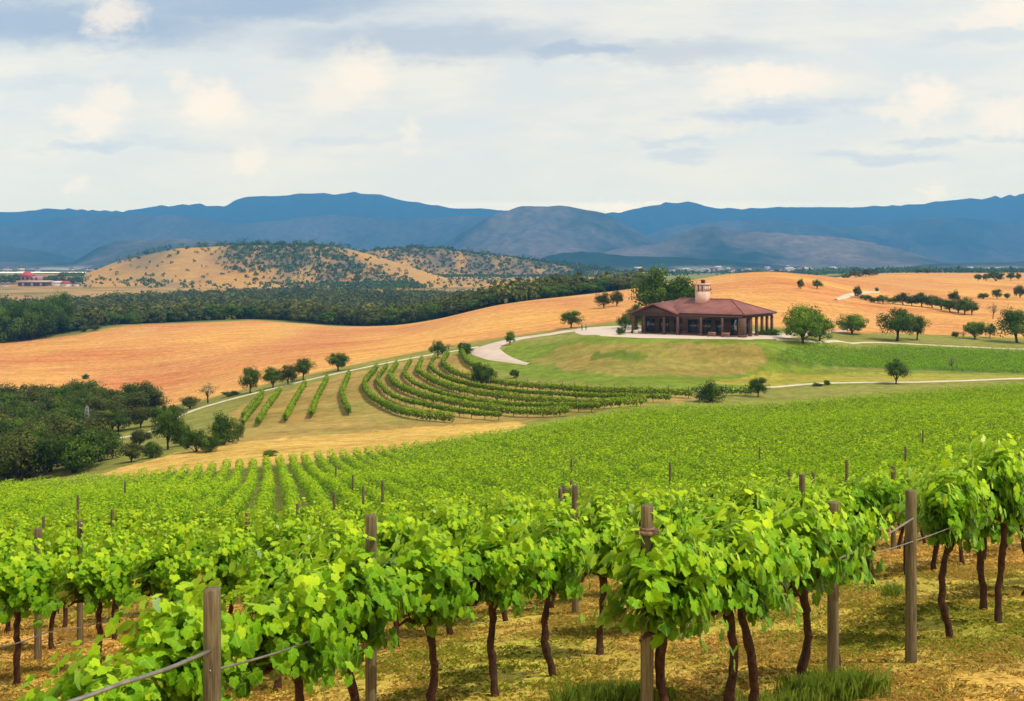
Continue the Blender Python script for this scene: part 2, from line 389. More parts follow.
paint([(700,383),(760,372),(900,373),(1030,376),(1030,379),(900,382),(780,386)], (.34, .29, .045), noise=.4)
paint([(590,354),(640,352),(655,357),(640,361),(585,361)], (.12, .17, .018))
P_BLOCK = [(770,362.5),(812,344.5),(900,347),(1030,352),(1400,362),(1400,386),(1030,374),(915,370),(837,366.5)]
paint(P_BLOCK, (.12, .19, .02))
# wheat coloured fields beyond the track
OR1 = [(-600, 405), (-60, 404), (60, 404), (110, 408), (160, 408), (200, 401), (240, 391), (300, 377), (370, 362), (430, 350), (500, 338), (560, 330), (600, 324), (632, 319), (700, 322), (780, 328), (820, 333), (900, 334), (1030, 338), (1600, 350)]
y1 = np.array([hit(a, b, 200)[1] for a, b in OR1]); Y1f = lambda px: np.interp(px, [p[0] for p in OR1], y1)
OR2 = [(-600, 480), (0, 500), (80, 520), (128, 560), (256, 600), (330, 560), (384, 540), (450, 510), (512, 465), (600, 520), (680, 560), (768, 640), (896, 1700), (1024, 1900), (1600, 1900)]
Y2f = lambda px: xs_(OR2, px)
orng = np.clip((GY - Y1f(GP)) / 4, 0, 1) * np.clip((Y2f(GP) - GY) / 6, 0, 1)
oc = lerp(np.broadcast_to(ORANGE, col.shape), np.array((.62, .33, .09)), np.clip(.5 + n_b * 2.6, 0, 1))
oc = lerp(oc, np.array((.60, .40, .17)), np.clip(fbm(GX / 18, GY / 40, 4, 87) * 3 - .25, 0, 1) * .6)
oc = lerp(oc, np.array((.50, .17, .06)), np.clip(fbm(GX / 60 + GY / 200, GY / 26, 4, 77) * 3.4 - .15, 0, 1))
col = lerp(col, oc, orng)
# forest floor and the dry hills
ff = np.clip((GY - Y2f(GP)) / 20, 0, 1) * (GY > Y2f(GP))
hills_f = np.clip((GY - 1560) / 60, 0, 1)
col = lerp(col, np.array((.06, .08, .035)), ff * (1 - hills_f))
hc = lerp(np.broadcast_to(np.array((.42, .23, .075)), col.shape), np.array((.56, .33, .09)), np.clip(.5 + fbm(GX / 90, GY / 200, 4, 55) * 3, 0, 1))
hc = lerp(hc, np.array((.17, .14, .08)), np.clip(fbm(GX / 120, GY / 260, 4, 66) * 3.5 + .1, 0, 1) * .7)
_FL = np.interp(GP, [0, 90, 180, 300, 400, 520, 640], [1030, 1060, 1280, 1400, 1330, 1250, 1100])
_bf = np.clip((GY - _FL) / 25, 0, 1) * (1 - hills_f) * (GP < 655)
col = lerp(col, lerp(np.broadcast_to(np.array((.42, .25, .085)), col.shape), np.array((.16, .15, .055)), np.clip(.35 + fbm(GX / 50, GY / 40, 3, 71) * 3, 0, 1)), _bf)
_e = lambda a, b, x: np.clip((x - a) / (b - a), 0, 1)
GPY = HY - F * GZ / GY
_D = _e(212, 240, GP) * _e(352, 330, GP - (GPY - 252) * 2.2) * _e(2300, 2200, GY) * _e(280, 262, GPY - (GP - 225) * .12) + _e(2150, 2250, GY)
hc = lerp(np.broadcast_to(np.array((.50, .27, .065)), col.shape), hc, np.clip(.5 + fbm(GX / 60, GY / 120, 4, 58) * 3, 0, 1))
hc = lerp(hc, np.array((.15, .12, .075)), np.clip(_D, 0, 1) * np.clip(.72 + fbm(GX / 25, GY / 60, 3, 57) * 2.2, 0, 1))
col = lerp(col, hc, hills_f * np.clip((GP < 660) + 0., 0, 1))
col = np.clip(col * (1 + .12 * n_c[..., None] * (GY < 400)[..., None]), .004, .8)
idx = np.arange(NPX * NRY).reshape(NRY, NPX)
quads = np.stack([idx[:-1, :-1], idx[:-1, 1:], idx[1:, 1:], idx[1:, :-1]], -1).reshape(-1, 4)
def ground_mat():
    m, t, b, o = newmat('ground_soil'); tc = t.n('ShaderNodeTexCoord'); ob = tc.outputs['Object']
    a = t.n('ShaderNodeAttribute', attribute_name='zone').outputs['Color']
    f1 = t.noise(ob, 9, 6, .75); f2 = t.noise(ob, .55, 5, .65); f3 = t.noise(t.vec('MULTIPLY', ob, (.12, .5, .3)).outputs[0], .35, 5, .6)
    cc = t.mix(1., a, t.mix(t.ramp(f1, .3, .7), (.50, .50, .48), (1.5, 1.45, 1.4)), 'MULTIPLY')
    cc = t.mix(1., cc, t.mix(t.ramp(f2, .3, .7), (.74, .78, .72), (1.22, 1.18, 1.18)), 'MULTIPLY')
    cc = t.mix(1., cc, t.mix(t.ramp(f3, .3, .7), (.88, .84, .8), (1.1, 1.14, 1.2)), 'MULTIPLY')
    t.put(b.inputs['Base Color'], cc); b.inputs['Roughness'].default_value = .95; b.inputs['Specular IOR Level'].default_value = .1
    bp = t.n('ShaderNodeBump', {'Strength': .8, 'Distance': .05, 'Height': f1}); t.put(b.inputs['Normal'], bp.outputs[0])
    return m
M['ground'] = ground_mat()
g = link('ground', mesh('ground', np.stack([GX, GY, GZ], -1).reshape(-1, 3), quads, [M['ground']], {'zone': col.reshape(-1, 3)}, True))
tag(g, kind='structure')

# ------------------------------------------------------------------ plain and mountains
MT = [ # depth, front width, back width, skyline rows, bare (tan) amount
 (11500, 2600, 1500, [(-600,214),(-200,216),(0,213),(60,209),(120,210),(150,204.5),(195,203),(222,206),(237,199),(270,195),(350,192),(375,194),(400,199),(450,206),(500,209),(560,214),(610,213),(640,209),(665,203),(685,202),(720,208),(800,206.5),(850,206),(900,204),(960,197.5),(1024,193),(1200,190),(1600,205)], 0.),
 (8800, 1800, 1200, [(-600,225),(-100,222),(0,224),(90,214),(180,215),(240,224),(330,214),(400,220),(470,216),(520,224),(620,240),(680,224),(760,219),(850,226),(930,215),(1024,222),(1600,220)], .22),
 (7000, 1500, 900, [(400,262),(440,245),(470,228),(495,214),(520,206.5),(545,204.5),(575,206),(600,211),(630,226),(665,246),(700,262)], .52),
 (5900, 1100, 700, [(560,266),(620,248),(655,243),(680,232),(700,226),(715,224.5),(735,230),(790,232),(830,236),(870,242),(910,252),(960,265)], .55),
 (5600, 1200, 700, [(-600,250),(-150,252),(0,262),(70,262),(95,249),(120,241),(180,239),(250,242),(310,248),(400,262),(430,266)], .5),
 (6600, 900, 600, [(-600,240),(-200,238),(-60,240),(40,250),(80,260),(100,266)], .1),
 (4300, 420, 420, [(480,271),(530,262),(560,253),(590,251),(620,254),(680,257),(740,262),(820,269),(840,271)], 0.),
 (4600, 500, 400, [(880,271),(930,264),(1000,262),(1100,258),(1600,256)], .1),
]
NM, NR2 = 1000, 300
mp = np.linspace(-560, 1584, NM); my = np.exp(np.linspace(math.log(2650), math.log(13500), NR2))
MP, MY = np.meshgrid(mp, my); MX = (MP - CX) / F * MY
def mzfun(px, Y, bare=False):
    X = (px - CX) / F * Y
    base_ = -(271.5 - HY) / F * np.minimum(Y, 4500) + fbm(X / 900, Y / 900, 3, 2) * 12
    z = base_ * 1.; bz = np.zeros(z.shape); 
    wx = fbm(X / 700, Y / 700, 4, 91)
    for k, (Yk, wf, wb, pts, ba) in enumerate(MT):
        Ykk = Yk + 700 * fbm(px / 160., px * 0 + k, 3, 12) * (Yk / 8000)
        h = -(sky_row(pts, px) - HY) / F * Yk
        ins = np.clip(np.minimum(px - pts[0][0], pts[-1][0] - px) / 10, 0, 1)
        d = np.where(Y < Ykk, (Ykk - Y) / wf, (Y - Ykk) / wb)
        fo = np.clip(1 - d, 0, 1); fo = fo ** 1.35
        spur = 1 - np.abs(fbm(X / 420 + wx, Y / 900 + wx, 5, 60 + k)) * 3.0
        zz = base_ + (h - base_) * fo * ins * (1 - (1 - spur) * np.clip(d * 2.4, 0, 1) * .75)
        up_ = zz > z; z = np.where(up_, zz, z); bz = np.where(up_ & (zz > base_ + 6), ba, bz)
    return z, bz
MZ, BA = mzfun(MP, MY)
MZ = MZ + fbm(MX / 170, MY / 170, 3, 7) * 16 * np.clip((MZ + 10) / 60, 0, 1)
nb = fbm(MX / 500, MY / 700, 5, 44) * 2.4 + .5; nb2 = fbm(MX / 60, MY / 90, 4, 46)
mc = lerp(np.broadcast_to(np.array((.020, .040, .022)), MX.shape + (3,)), np.array((.26, .19, .15)), np.clip(BA * (nb * 1.2 + nb2 * .8 + .2), 0, .75))
plain = np.clip(1 - (MZ + 22) / 22, 0, 1)
mc = lerp(mc, np.array((.10, .11, .06)), plain * .9)
mc = lerp(mc, np.array((.46, .38, .26)), plain * np.clip(fbm(MX / 300, MY / 500, 4, 15) * 9 - 1.0, 0, 1))
mi = np.arange(NM * NR2).reshape(NR2, NM)
mq = np.stack([mi[:-1, :-1], mi[:-1, 1:], mi[1:, 1:], mi[1:, :-1]], -1).reshape(-1, 4)
def mount_mat():
    m, t, b, o = newmat('mountain_scrub'); tc = t.n('ShaderNodeTexCoord'); ob = tc.outputs['Object']
    a = t.n('ShaderNodeAttribute', attribute_name='zone').outputs['Color']
    f1 = t.noise(ob, .022, 5, .75)
    cc = t.mix(1., a, t.mix(t.ramp(f1, .35, .65), (.7, .72, .75), (1.3, 1.28, 1.25)), 'MULTIPLY')
    t.put(b.inputs['Base Color'], cc); b.inputs['Roughness'].default_value = 1.; b.inputs['Specular IOR Level'].default_value = .0
    bp = t.n('ShaderNodeBump', {'Strength': .8, 'Distance': 5., 'Height': f1}); t.put(b.inputs['Normal'], bp.outputs[0])
    return m
M['mount'] = mount_mat()
g = link('mountains', mesh('mountains', np.stack([MX, MY, MZ], -1).reshape(-1, 3), mq, [M['mount']], {'zone': mc.reshape(-1, 3)}, True))
tag(g, kind='structure')

# ------------------------------------------------------------------ haze
def haze():
    z1 = float(MZ.max()) + 15; z0 = float(min(GZ.min(), MZ.min())) - 1.5
    b = MB(); b.box(-8500, 8500, -60, 13600, z0, z1)
    m = bpy.data.materials.new('haze_air'); m.use_nodes = True; t = NT(m.node_tree); t.N.clear()
    o = t.n('ShaderNodeOutputMaterial')
    v = t.n('ShaderNodeVolumePrincipled', {'Color': HAZE_COL, 'Density': HAZE_DENS, 'Anisotropy': 0.0})
    t.L.new(v.outputs[0], o.inputs['Volume'])
    tag(link('haze', b.mesh('haze', [m])), kind='stuff')
haze()

# ------------------------------------------------------------------ roads and paths (ribbons draped on the ground)
def smooth_line(pts, step):
    P_ = np.asarray(pts, float); d = np.r_[0, np.cumsum(np.linalg.norm(np.diff(P_, axis=0), axis=1))]
    n = max(3, int(d[-1] / step)); s = np.linspace(0, d[-1], n)
    return np.stack([pchip(d, P_[:, k], s) for k in range(P_.shape[1])], 1)
def ribbon(name, pts_px, wid, mat, lift=.14, ymin=100, nx=5):
    wp = [(*hit(p[0], p[1], ymin), (p[2] if len(p) > 2 else wid)) for p in pts_px]
    L = smooth_line(wp, 1.5); T_ = np.gradient(L[:, :2], axis=0); T_ /= np.linalg.norm(T_, axis=1)[:, None] + 1e-9
    Nn = np.stack([-T_[:, 1], T_[:, 0]], 1); V = []
    wv = L[:, 2] * (1 + .25 * fbm(L[:, 0] / 4, L[:, 1] / 4, 2, 3))
    for k in range(nx):
        f = k / (nx - 1) - .5; xy = L[:, :2] + Nn * (wv * f)[:, None]
        V.append(np.c_[xy, zfun(xy[:, 0], xy[:, 1]) + lift - (.25 if k in (0, nx-1) else 0)])
    n = len(L); V = np.stack(V, 1).reshape(-1, 3); ii = np.arange(n * nx).reshape(n, nx)
    q = np.stack([ii[:-1, :-1], ii[:-1, 1:], ii[1:, 1:], ii[1:, :-1]], -1).reshape(-1, 4)[:, ::-1]
    return tag(link(name, mesh(name, V, q, [mat], smooth=True)), kind='structure')
M['track'] = simple('track_gravel', (.60, .52, .36), .95, .22, .5, .02)
M['drive'] = simple('drive_gravel', (.60, .47, .38), .95, .2, .3, .02)
ribbon('track', [(150,432),(175,418),(195,410),(225,401),(256,393),(300,382),(340,373),(390,362.5),(430,355),(455,351),(478,347)], 2.0, M['track'])
ribbon('track', [(60,440),(95,441),(120,438),(143,434),(152,431)], 2.0, M['track'])
ribbon('drive', [(529,364.5,1.2),(512,361,3),(495,356.5,6),(485,350,7.5),(498,343.5,6.5),(520,338.5,5.5),(545,335,5),(575,330.5,6),(610,329,8)], 5, M['drive'], .2)
ribbon('path', [(690,391),(732,389),(768,387.5),(824,383.5),(902,382.5),(960,381),(1030,378.5),(1200,377)], 1.6, M['track'])
ribbon('path', [(775,340),(811,341.5),(889,343),(966,347),(1024,349.5),(1200,356)], 1.5, M['track'])
ribbon('path', [(770,337,4),(800,334,4),(830,332,3),(850,330,2)], 3, M['drive'])
ribbon('lane', [(836,300,1.5),(842,298,2.5),(850,295,3),(860,293.3,3),(878,292,2)], 6, M['track'], .3, 300)

# ------------------------------------------------------------------ leaf clouds
GLEAF_O = [(.10,-.20),(.34,-.24),(.54,-.06),(.56,.12),(.50,.22),(.64,.40),(.56,.60),(.43,.62),(.36,.70),(.22,.88),(.0,1.0)]
def grape_template():
    R_ = GLEAF_O; Lf = [(-x, y) for x, y in R_[-2::-1]]
    out_ = R_ + Lf; V = [(0, 0, 0)] + [(x, y, 0) for x, y in out_]
    V = np.array(V, float); V[:, 2] = -.22 * (V[:, 1] - .1) ** 2 - .30 * V[:, 0] ** 2 + .12 * np.abs(V[:, 0])
    V[:, 1] -= .05
    vein = [1.0] + [1.0 if i in (2, 5, 10, 15, 18) else (.0 if i in (4, 7, 8, 12, 13, 16) else .3) for i in range(len(out_))]
    n = len(out_); tr = np.array([(0, 1 + i, 2 + i) for i in range(n - 1)])
    return V, tr, np.array(vein)
def mid_template():
    V = np.array([(0,0,0),(.42,-.1,-.05),(.55,.4,-.14),(.22,.6,-.08),(0,1,-.2),(-.22,.6,-.08),(-.55,.4,-.14),(-.42,-.1,-.05)], float)
    return V, np.array([(0,i,i+1) for i in range(1, 7)]), np.zeros(8)
def quad_template():
    V = np.array([(0,0,0),(.42,.42,-.1),(0,1,-.05),(-.42,.42,-.1)], float)
    return V, np.array([(0,1,2,3)]), np.zeros(4)
TG, TM, TQ = grape_template(), mid_template(), quad_template()
def norm(a): return a / (np.linalg.norm(a, axis=-1, keepdims=True) + 1e-9)
def leafcloud(P_, Nn, T_, S, tint, tpl):
    """P position, Nn leaf normal, T tip direction, S size"""
    V0, F0, ve = tpl; Nn = norm(Nn); X_ = norm(np.cross(T_, Nn)); T2 = np.cross(Nn, X_)
    V = P_[:, None] + S[:, None, None] * (V0[None, :, 0:1] * X_[:, None] + V0[None, :, 1:2] * T2[:, None] + V0[None, :, 2:3] * Nn[:, None])
    n, k = len(P_), len(V0)
    Fs = (F0[None] + (np.arange(n) * k)[:, None, None]).reshape(-1, F0.shape[1])
    return V.reshape(-1, 3), Fs, np.repeat(tint, k), np.tile(ve, n)

# ------------------------------------------------------------------ grapevines
def vine_shoots(rg, nsh, nlf, L=.60, H=1.0, droop=1.0, hgt=.92, fan=1.0):
    Ps, Ns, Ts, Ss, ti = [], [], [], [], []
    for s in range(nsh):
        x0 = rg.uniform(-L, L); p = np.array([x0, rg.normal(0, .05), hgt + rg.uniform(-.05, .12)])
        ang = rg.normal(0, .46) * fan; ln = H * rg.uniform(.55, 1.08); hang = rg.random() < .24
        d = np.array([rg.normal(0, .24), math.sin(ang), abs(math.cos(ang))]); 
        if hang: d = np.array([rg.normal(0, .5), rg.choice([-1, 1]) * rg.uniform(.6, 1), rg.uniform(-.1, .5)])
        d /= np.linalg.norm(d); st = ln / nlf
        side = rg.choice([-1, 1])
        for k in range(nlf):
            f = k / nlf; p = p + d * st
            d = d + np.array([rg.normal(0, .07), rg.normal(0, .07), (-.16 if hang else -.075) * droop * (.4 + f)]); d /= np.linalg.norm(d)
            side = -side
            outw = norm(np.array([0.3 * (p[0] - x0), p[1] * 2.2, (p[2] - 1.1) * .7]) + 1e-3)
            lat = norm(np.cross(d, rg.normal(0, 1, 3))) * side
            pos = p + lat * rg.uniform(.03, .09)
            nrm = outw * np.array([1, 1.5, 1]) + np.array([0, 0, .38]) + rg.normal(0, .50, 3)
            tip = np.array([lat[0] * .7, lat[1] * .7 + outw[1] * .4, -.85]) + rg.normal(0, .35, 3)
            if pos[2] < 1.08 - .16 * rg.random() * (1.6 if s % 7 == 0 else .6): continue
            Ps.append(pos); Ns.append(nrm); Ts.append(tip)
            Ss.append(rg.uniform(.060, .135) * (1 - .45 * max(0, f - .6) / .4))
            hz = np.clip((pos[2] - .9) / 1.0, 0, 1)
            ti.append(np.clip(-.06 + .66 * hz + .30 * f + rg.normal(0, .13), 0, 1))  # lower leaves painted darker as canopy shade; shoot tips brighter as young growth
    return map(np.array, (Ps, Ns, Ts, Ss, ti))
def vine_parts(seed, lod):
    rg = np.random.default_rng(seed); rnd = random.Random(seed)
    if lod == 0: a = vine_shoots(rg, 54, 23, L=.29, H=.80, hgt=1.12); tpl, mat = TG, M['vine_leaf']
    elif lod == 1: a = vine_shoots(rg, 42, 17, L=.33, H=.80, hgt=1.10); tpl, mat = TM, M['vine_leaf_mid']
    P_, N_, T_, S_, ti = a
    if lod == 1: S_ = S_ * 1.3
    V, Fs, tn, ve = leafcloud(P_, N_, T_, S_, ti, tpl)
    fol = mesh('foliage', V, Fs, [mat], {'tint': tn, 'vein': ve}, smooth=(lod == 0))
    b = MB(); n = 14 if lod == 0 else 6; k = 9 if lod == 0 else 6
    bend = rnd.choice([-1, 1]) * rnd.uniform(.035, .07); ph = rnd.uniform(0, 6)
    pts = [(bend * math.sin(i / n * 4 + ph) + rnd.uniform(-.016, .016), .05 * math.sin(i / n * 5 + ph * 2) + rnd.uniform(-.012, .012), -.08 + 1.12 * i / n) for i in range(n + 1)]
    rad = [.046 - .014 * i / n + rnd.uniform(-.003, .006) + .012 * (i >= n - 1) + .014 * (i == 0) for i in range(n + 1)]
    b.tube(pts, rad, k, True, .16, rnd); tr = b.mesh('trunk', [M['vine_bark']], smooth=True)
    b = MB(); tx, ty, tz = pts[-1]
    for sx in (-1, 1):
        pp = [(tx, ty, tz - .02)] + [(tx + sx * (.12 + .13 * i), ty * (1 - i / 4) + rnd.uniform(-.03, .03), tz + .03 + rnd.uniform(-.03, .03)) for i in range(4)]
        b.tube(pp, [.032, .026, .022, .018, .012], k, True, .15, rnd)
        if lod == 0:
            for q in range(3):
                x = tx + sx * rnd.uniform(.05, .5); y2 = rnd.uniform(-.22, .22)
                b.tube([(x, 0, tz + .03), (x + rnd.uniform(-.1, .1), y2 * .5, tz + .25), (x + rnd.uniform(-.15, .15), y2, tz + .5)], [.009, .007, .004], 5)
    br = b.mesh('branch', [M['vine_bark']], smooth=True)
    return tr, br, fol
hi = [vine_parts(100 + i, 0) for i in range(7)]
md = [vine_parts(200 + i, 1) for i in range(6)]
G_NEAR = 'grapevines of the foreground rows'
def put_vine(x, y, rz, sc, lib, label, hz=1., seed=0):
    me = lib[seed % len(lib)]
    o = empty('grapevine', (x, y, float(zfun(x, y))), rz); o.scale = (sc, sc, hz)
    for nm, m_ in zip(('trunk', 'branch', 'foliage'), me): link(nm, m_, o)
    return tag(o, label, 'grapevine', G_NEAR)

C0 = np.array([(-4.9, 4.5), (-3.6, 6.5), (-2.36, 8.7), (-1.73, 9.7), (-.79, 11.6), (-.2, 12.5), (.43, 13.6), (1.1, 14.9), (2.7, 17.2), (4.8, 19.4), (7.3, 22), (9.3, 24.3), (14, 29.5), (20, 36), (28, 44), (38, 53)])
C0s = smooth_line(C0, .1)
def row_curve(k):     # rows lie 3.3 m apart, k > 0 further left and away
    T_ = norm(np.gradient(C0s, axis=0))
    ker = np.ones(41) / 41; T_ = norm(np.stack([np.convolve(np.pad(T_[:, i], 20, mode='edge'), ker, 'valid') for i in range(2)], 1))
    L = C0s + np.stack([-T_[:, 1], T_[:, 0]], 1) * (3.3 * k); e0 = L[0] - T_[0] * np.arange(30, 0, -.1)[:, None]
    e1 = L[-1] + T_[-1] * np.arange(.1, 25, .1)[:, None]
    return np.r_[e0, L, e1]
def near_on(L, px, Y):
    x = (px - CX) / F * Y; i = np.argmin((L[:, 0] - x) ** 2 + (L[:, 1] - Y) ** 2)
    T_ = L[min(i + 3, len(L)-1)] - L[max(i - 3, 0)]; return x, Y, math.atan2(T_[1], T_[0])
rowL = {k: row_curve(k) for k in range(-2, 26)}
rv = random.Random(5)
# vines one can pick out, row by row: (column, depth, scale, height scale, label)
R0V = [(88, 7.5, .85, .86, 'low grapevine at the bottom left corner, cut off by the frame below the thick wire'),
 (187, 8.7, 1, 1.0, 'leafy grapevine directly left of the squat cut post at the lower left'),
 (293, 9.7, 1, 1.0, 'big leafy grapevine just right of the squat cut post at the lower left'),
 (352, 10.6, 1, 1.02, 'tall leafy grapevine in front of the post left of centre'),
 (430, 11.6, .95, 1.0, 'grapevine with a thin twisted trunk right of the post left of centre'),
 (493, 12.5, 1, 1.0, 'grapevine with the thickest bare trunk at the bottom centre'),
 (550, 13.5, 1, .98, 'grapevine with a straight bare trunk next right of the thickest trunk at centre'),
 (601, 14.8, 1, 1.0, 'tall narrow grapevine behind and left of the post that carries a metal ring')]
R1V = [(664, 9.3, 1.02, 1.0, 'grapevine with a curved trunk wrapped round the post that carries a metal ring'),
 (728, 10.1, 1, 1.0, 'left one of two grapevines whose trunks stand nearly together at the lower right'),
 (748, 10.7, 1, 1.02, 'right one of two grapevines whose trunks stand nearly together at the lower right'),
 (803, 11.4, 1, 1.05, 'grapevine with a reddish trunk left of the two bare posts at the lower right'),
 (836, 12.3, .95, 1.05, 'grapevine whose leaves close round the left one of the two tall posts at right'),
 (947, 14.2, 1, 1.12, 'grapevine with a clean curved trunk right of the tallest bare post'),
 (1000, 15.0, 1, 1.28, 'tallest grapevine, rising above the others at the right edge')]
sd = 0
for k, lst in ((0, R0V), (-1, R1V)):
    for px_, Y_, sc, hz, lb in lst:
        x, y, rz = near_on(rowL[k], px_, Y_); sd += 1
        put_vine(x, y, rz, sc, hi, lb, hz, sd)
cand = []
for k, L in rowL.items():
    d = np.r_[0, np.cumsum(np.linalg.norm(np.diff(L, axis=0), axis=1))]; s = 0.35 * (k % 3)
    while s < d[-1]:
        i = int(np.searchsorted(d, s)); i = min(max(i, 3), len(L) - 4); x, y = L[i]; s += 1.30 + rv.uniform(-.1, .1)
        px_ = CX + F * x / y if y > 2 else 9999
        if not (-90 < px_ < 1120) or y > 47 or y < 6: continue
        if k == 0 and y < 15.6: continue
        if k == -1 and y < 15.6: continue
        if k == -2 and y < 60: continue
        if k == 1 and 10.9 < y < 13.6: continue
        if k == 1 and y < 9.8: continue
        T_ = L[i + 3] - L[i - 3]; cand.append((y, x, math.atan2(T_[1], T_[0]) + (math.pi if rv.random() < .5 else 0), k, px_))
cand.sort(key=lambda c_: c_[0] + .3 * abs(c_[1]) * 0)
N_IND = 285
def pos_word(px_): return 'left edge' if px_ < 130 else 'left third' if px_ < 340 else 'centre left' if px_ < 512 else 'centre right' if px_ < 690 else 'right third' if px_ < 900 else 'right edge'
ORD = ['first', 'second', 'third', 'fourth', 'fifth', 'sixth', 'seventh', 'eighth', 'ninth', 'tenth', 'eleventh', 'twelfth', 'thirteenth', 'fourteenth', 'fifteenth', 'sixteenth', 'seventeenth', 'eighteenth', 'nineteenth', 'twentieth', 'twenty-first', 'twenty-second', 'twenty-third', 'twenty-fourth', 'twenty-fifth', 'twenty-sixth', 'twenty-seventh', 'twenty-eighth', 'twenty-ninth', 'thirtieth']
ROWN = {-1: 'nearest right-hand row', 0: 'front row of the vineyard', 1: 'row right behind the front row', 2: 'second row behind the front row', 3: 'third row behind the front row'}
rest = cand[N_IND:]; ind = cand[:N_IND]; cnt = {}
for c_ in sorted(ind, key=lambda c_: (c_[3], c_[4])):
    y, x, rz, k, px_ = c_; cnt[k] = cnt.get(k, 0) + 1
    j = cnt[k]; o_ = ORD[j - 1] if j <= 30 else 'far'
    if y < 24 and k <= 3: lb = f'{o_} grapevine from the left in the {ROWN[k]}'
    else: lb = 'bright green grapevine merging into the dense rows behind the front vines'
    put_vine(x, y, rz, rv.uniform(.95, 1.1), hi if y < 19 else md, lb, rv.uniform(.93, 1.06) * (1.08 if px_ > 860 and y < 25 else 1), rv.randrange(99))
# remaining vines: one mass
def vine_mass(name, pts, nl, size, mat, label, cat, hmin=.55, hmax=1.9, wid=.42, seed=1, tpl=TQ, along=.62):
    rg = np.random.default_rng(seed); pts = np.asarray(pts, float); n = len(pts)
    q = rg.uniform(-1, 1, (n, nl)); a = rg.uniform(0, 2 * math.pi, (n, nl)); r = rg.uniform(.55, 1, (n, nl))
    vs = rg.uniform(.82, 1.14, n)[:, None]
    oy = np.cos(a) * r * wid; oz = (hmin + hmax) / 2 + np.sin(a) * r * (hmax - hmin) / 2
    ox = q * along; oz = oz * vs * (1 + .10 * np.cos(q * 3))
    c_, s_ = np.cos(pts[:, 2])[:, None], np.sin(pts[:, 2])[:, None]
    X_ = pts[:, 0:1] + ox * c_ - oy * s_; Y_ = pts[:, 1:2] + ox * s_ + oy * c_; Z_ = zfun(pts[:, 0], pts[:, 1])[:, None] + oz
    P_ = np.stack([X_, Y_, Z_], -1).reshape(-1, 3)
    up_ = np.sin(a).ravel(); Nn = np.stack([(-np.cos(a) * s_).ravel(), (np.cos(a) * c_).ravel(), up_ + .5], 1) + rg.normal(0, .45, P_.shape)
    T_ = rg.normal(0, .5, P_.shape) + np.array([0, 0, -.5])
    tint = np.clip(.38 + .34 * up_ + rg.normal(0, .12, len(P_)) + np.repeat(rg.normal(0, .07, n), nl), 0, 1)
    V, Fs, tn, ve = leafcloud(P_, Nn, T_, size * rg.uniform(.7, 1.2, len(P_)), tint, tpl)
    o = link(name, mesh(name, V, Fs, [mat], {'tint': tn}))
    return tag(o, label, cat, kind='stuff')
if rest:
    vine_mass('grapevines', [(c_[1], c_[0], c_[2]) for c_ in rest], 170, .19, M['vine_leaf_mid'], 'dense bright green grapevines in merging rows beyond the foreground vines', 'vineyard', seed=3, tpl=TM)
# the hillside block: rows running straight away down the slope
rb = np.random.default_rng(9); dirv = np.array([-.20, 1.]); dirv /= np.linalg.norm(dirv); nrmv = np.array([dirv[1], -dirv[0]])
ptsA, ptsB = [], []
for r_ in range(-170, 195):
    for s in np.arange(30, 260, 1.25):
        p = nrmv * r_ * 1.5 + dirv * (s + rb.uniform(-.12, .12)) + nrmv * (rb.uniform(-.1, .1) + 1.2 * math.sin(s / 60.))
        px_ = CX + F * p[0] / p[1]
        if p[1] < 48 or px_ < -140 or px_ > 1170 or p[1] > YE(px_) - .5: continue
        (ptsA if p[1] < 85 else ptsB).append((p[0], p[1], math.atan2(dirv[1], dirv[0])))
print('vines', len(cand), len(ptsA), len(ptsB))
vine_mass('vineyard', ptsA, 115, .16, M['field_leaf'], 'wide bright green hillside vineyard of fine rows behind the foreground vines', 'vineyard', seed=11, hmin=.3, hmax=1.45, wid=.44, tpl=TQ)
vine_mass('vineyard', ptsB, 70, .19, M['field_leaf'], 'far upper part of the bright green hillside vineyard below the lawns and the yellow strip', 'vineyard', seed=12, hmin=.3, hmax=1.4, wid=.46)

# ------------------------------------------------------------------ posts and wires
def post_mesh(h, r, seed, cap=False):
    rnd = random.Random(seed); b = MB(); lean = 0.
    zz = [-.25, .02, .4, .8, 1.2, h - .12, h - .012, h]; rr = [r * 1.06, r * 1.03, r, r, r * .98, r * .98, r * .97, r * .85]
    b.tube([(lean * z, 0, z) for z in zz], rr, 14, True, .035, rnd); me = b.mesh('post', [M['post']], smooth=False)
    return me
PM = [post_mesh(2.0, .055, i) for i in range(5)]
PT = 0
def put_post(x, y, ztop, rad, label, i=0, group='wooden vineyard posts'):
    zg = float(zfun(x, y)); o = link('vineyard_post', PM[i % 5], loc=(x, y, zg)); o.scale = (rad / .055, rad / .055, (ztop - zg) / 2.0)
    o.rotation_euler[2] = i * 1.3
    return tag(o, label, 'post', group)
def ztop_px(py, Y): return -(py - HY) / F * Y
EXPL = [(212, 8.05, 588, .060, 0, 'squat weathered post with a pale sawn top at the lower left'),
 (371, 10.8, 515, .052, 0, 'brown post rising out of the leaves left of centre'),
 (647, 9.3, 505, .050, -1, 'post with a rusty metal ring near its top, right of centre'),
 (833, 12.0, 502, .056, -1, 'left one of the two tall posts at right, half hidden by leaves'),
 (911, 12.8, 490, .060, -1, 'right one of the two tall posts at right, standing bare in open grass'),
 (575, 19.0, 485, .055, 1, 'dark post top showing over the leaves at the centre'),
 (38, 18.5, 528, .055, 2, 'small dark post top over the leaves near the left edge'),
 (802, 22.0, 474, .055, 1, 'dark post behind the leaves above the left tall post at right')]
post_at = {}
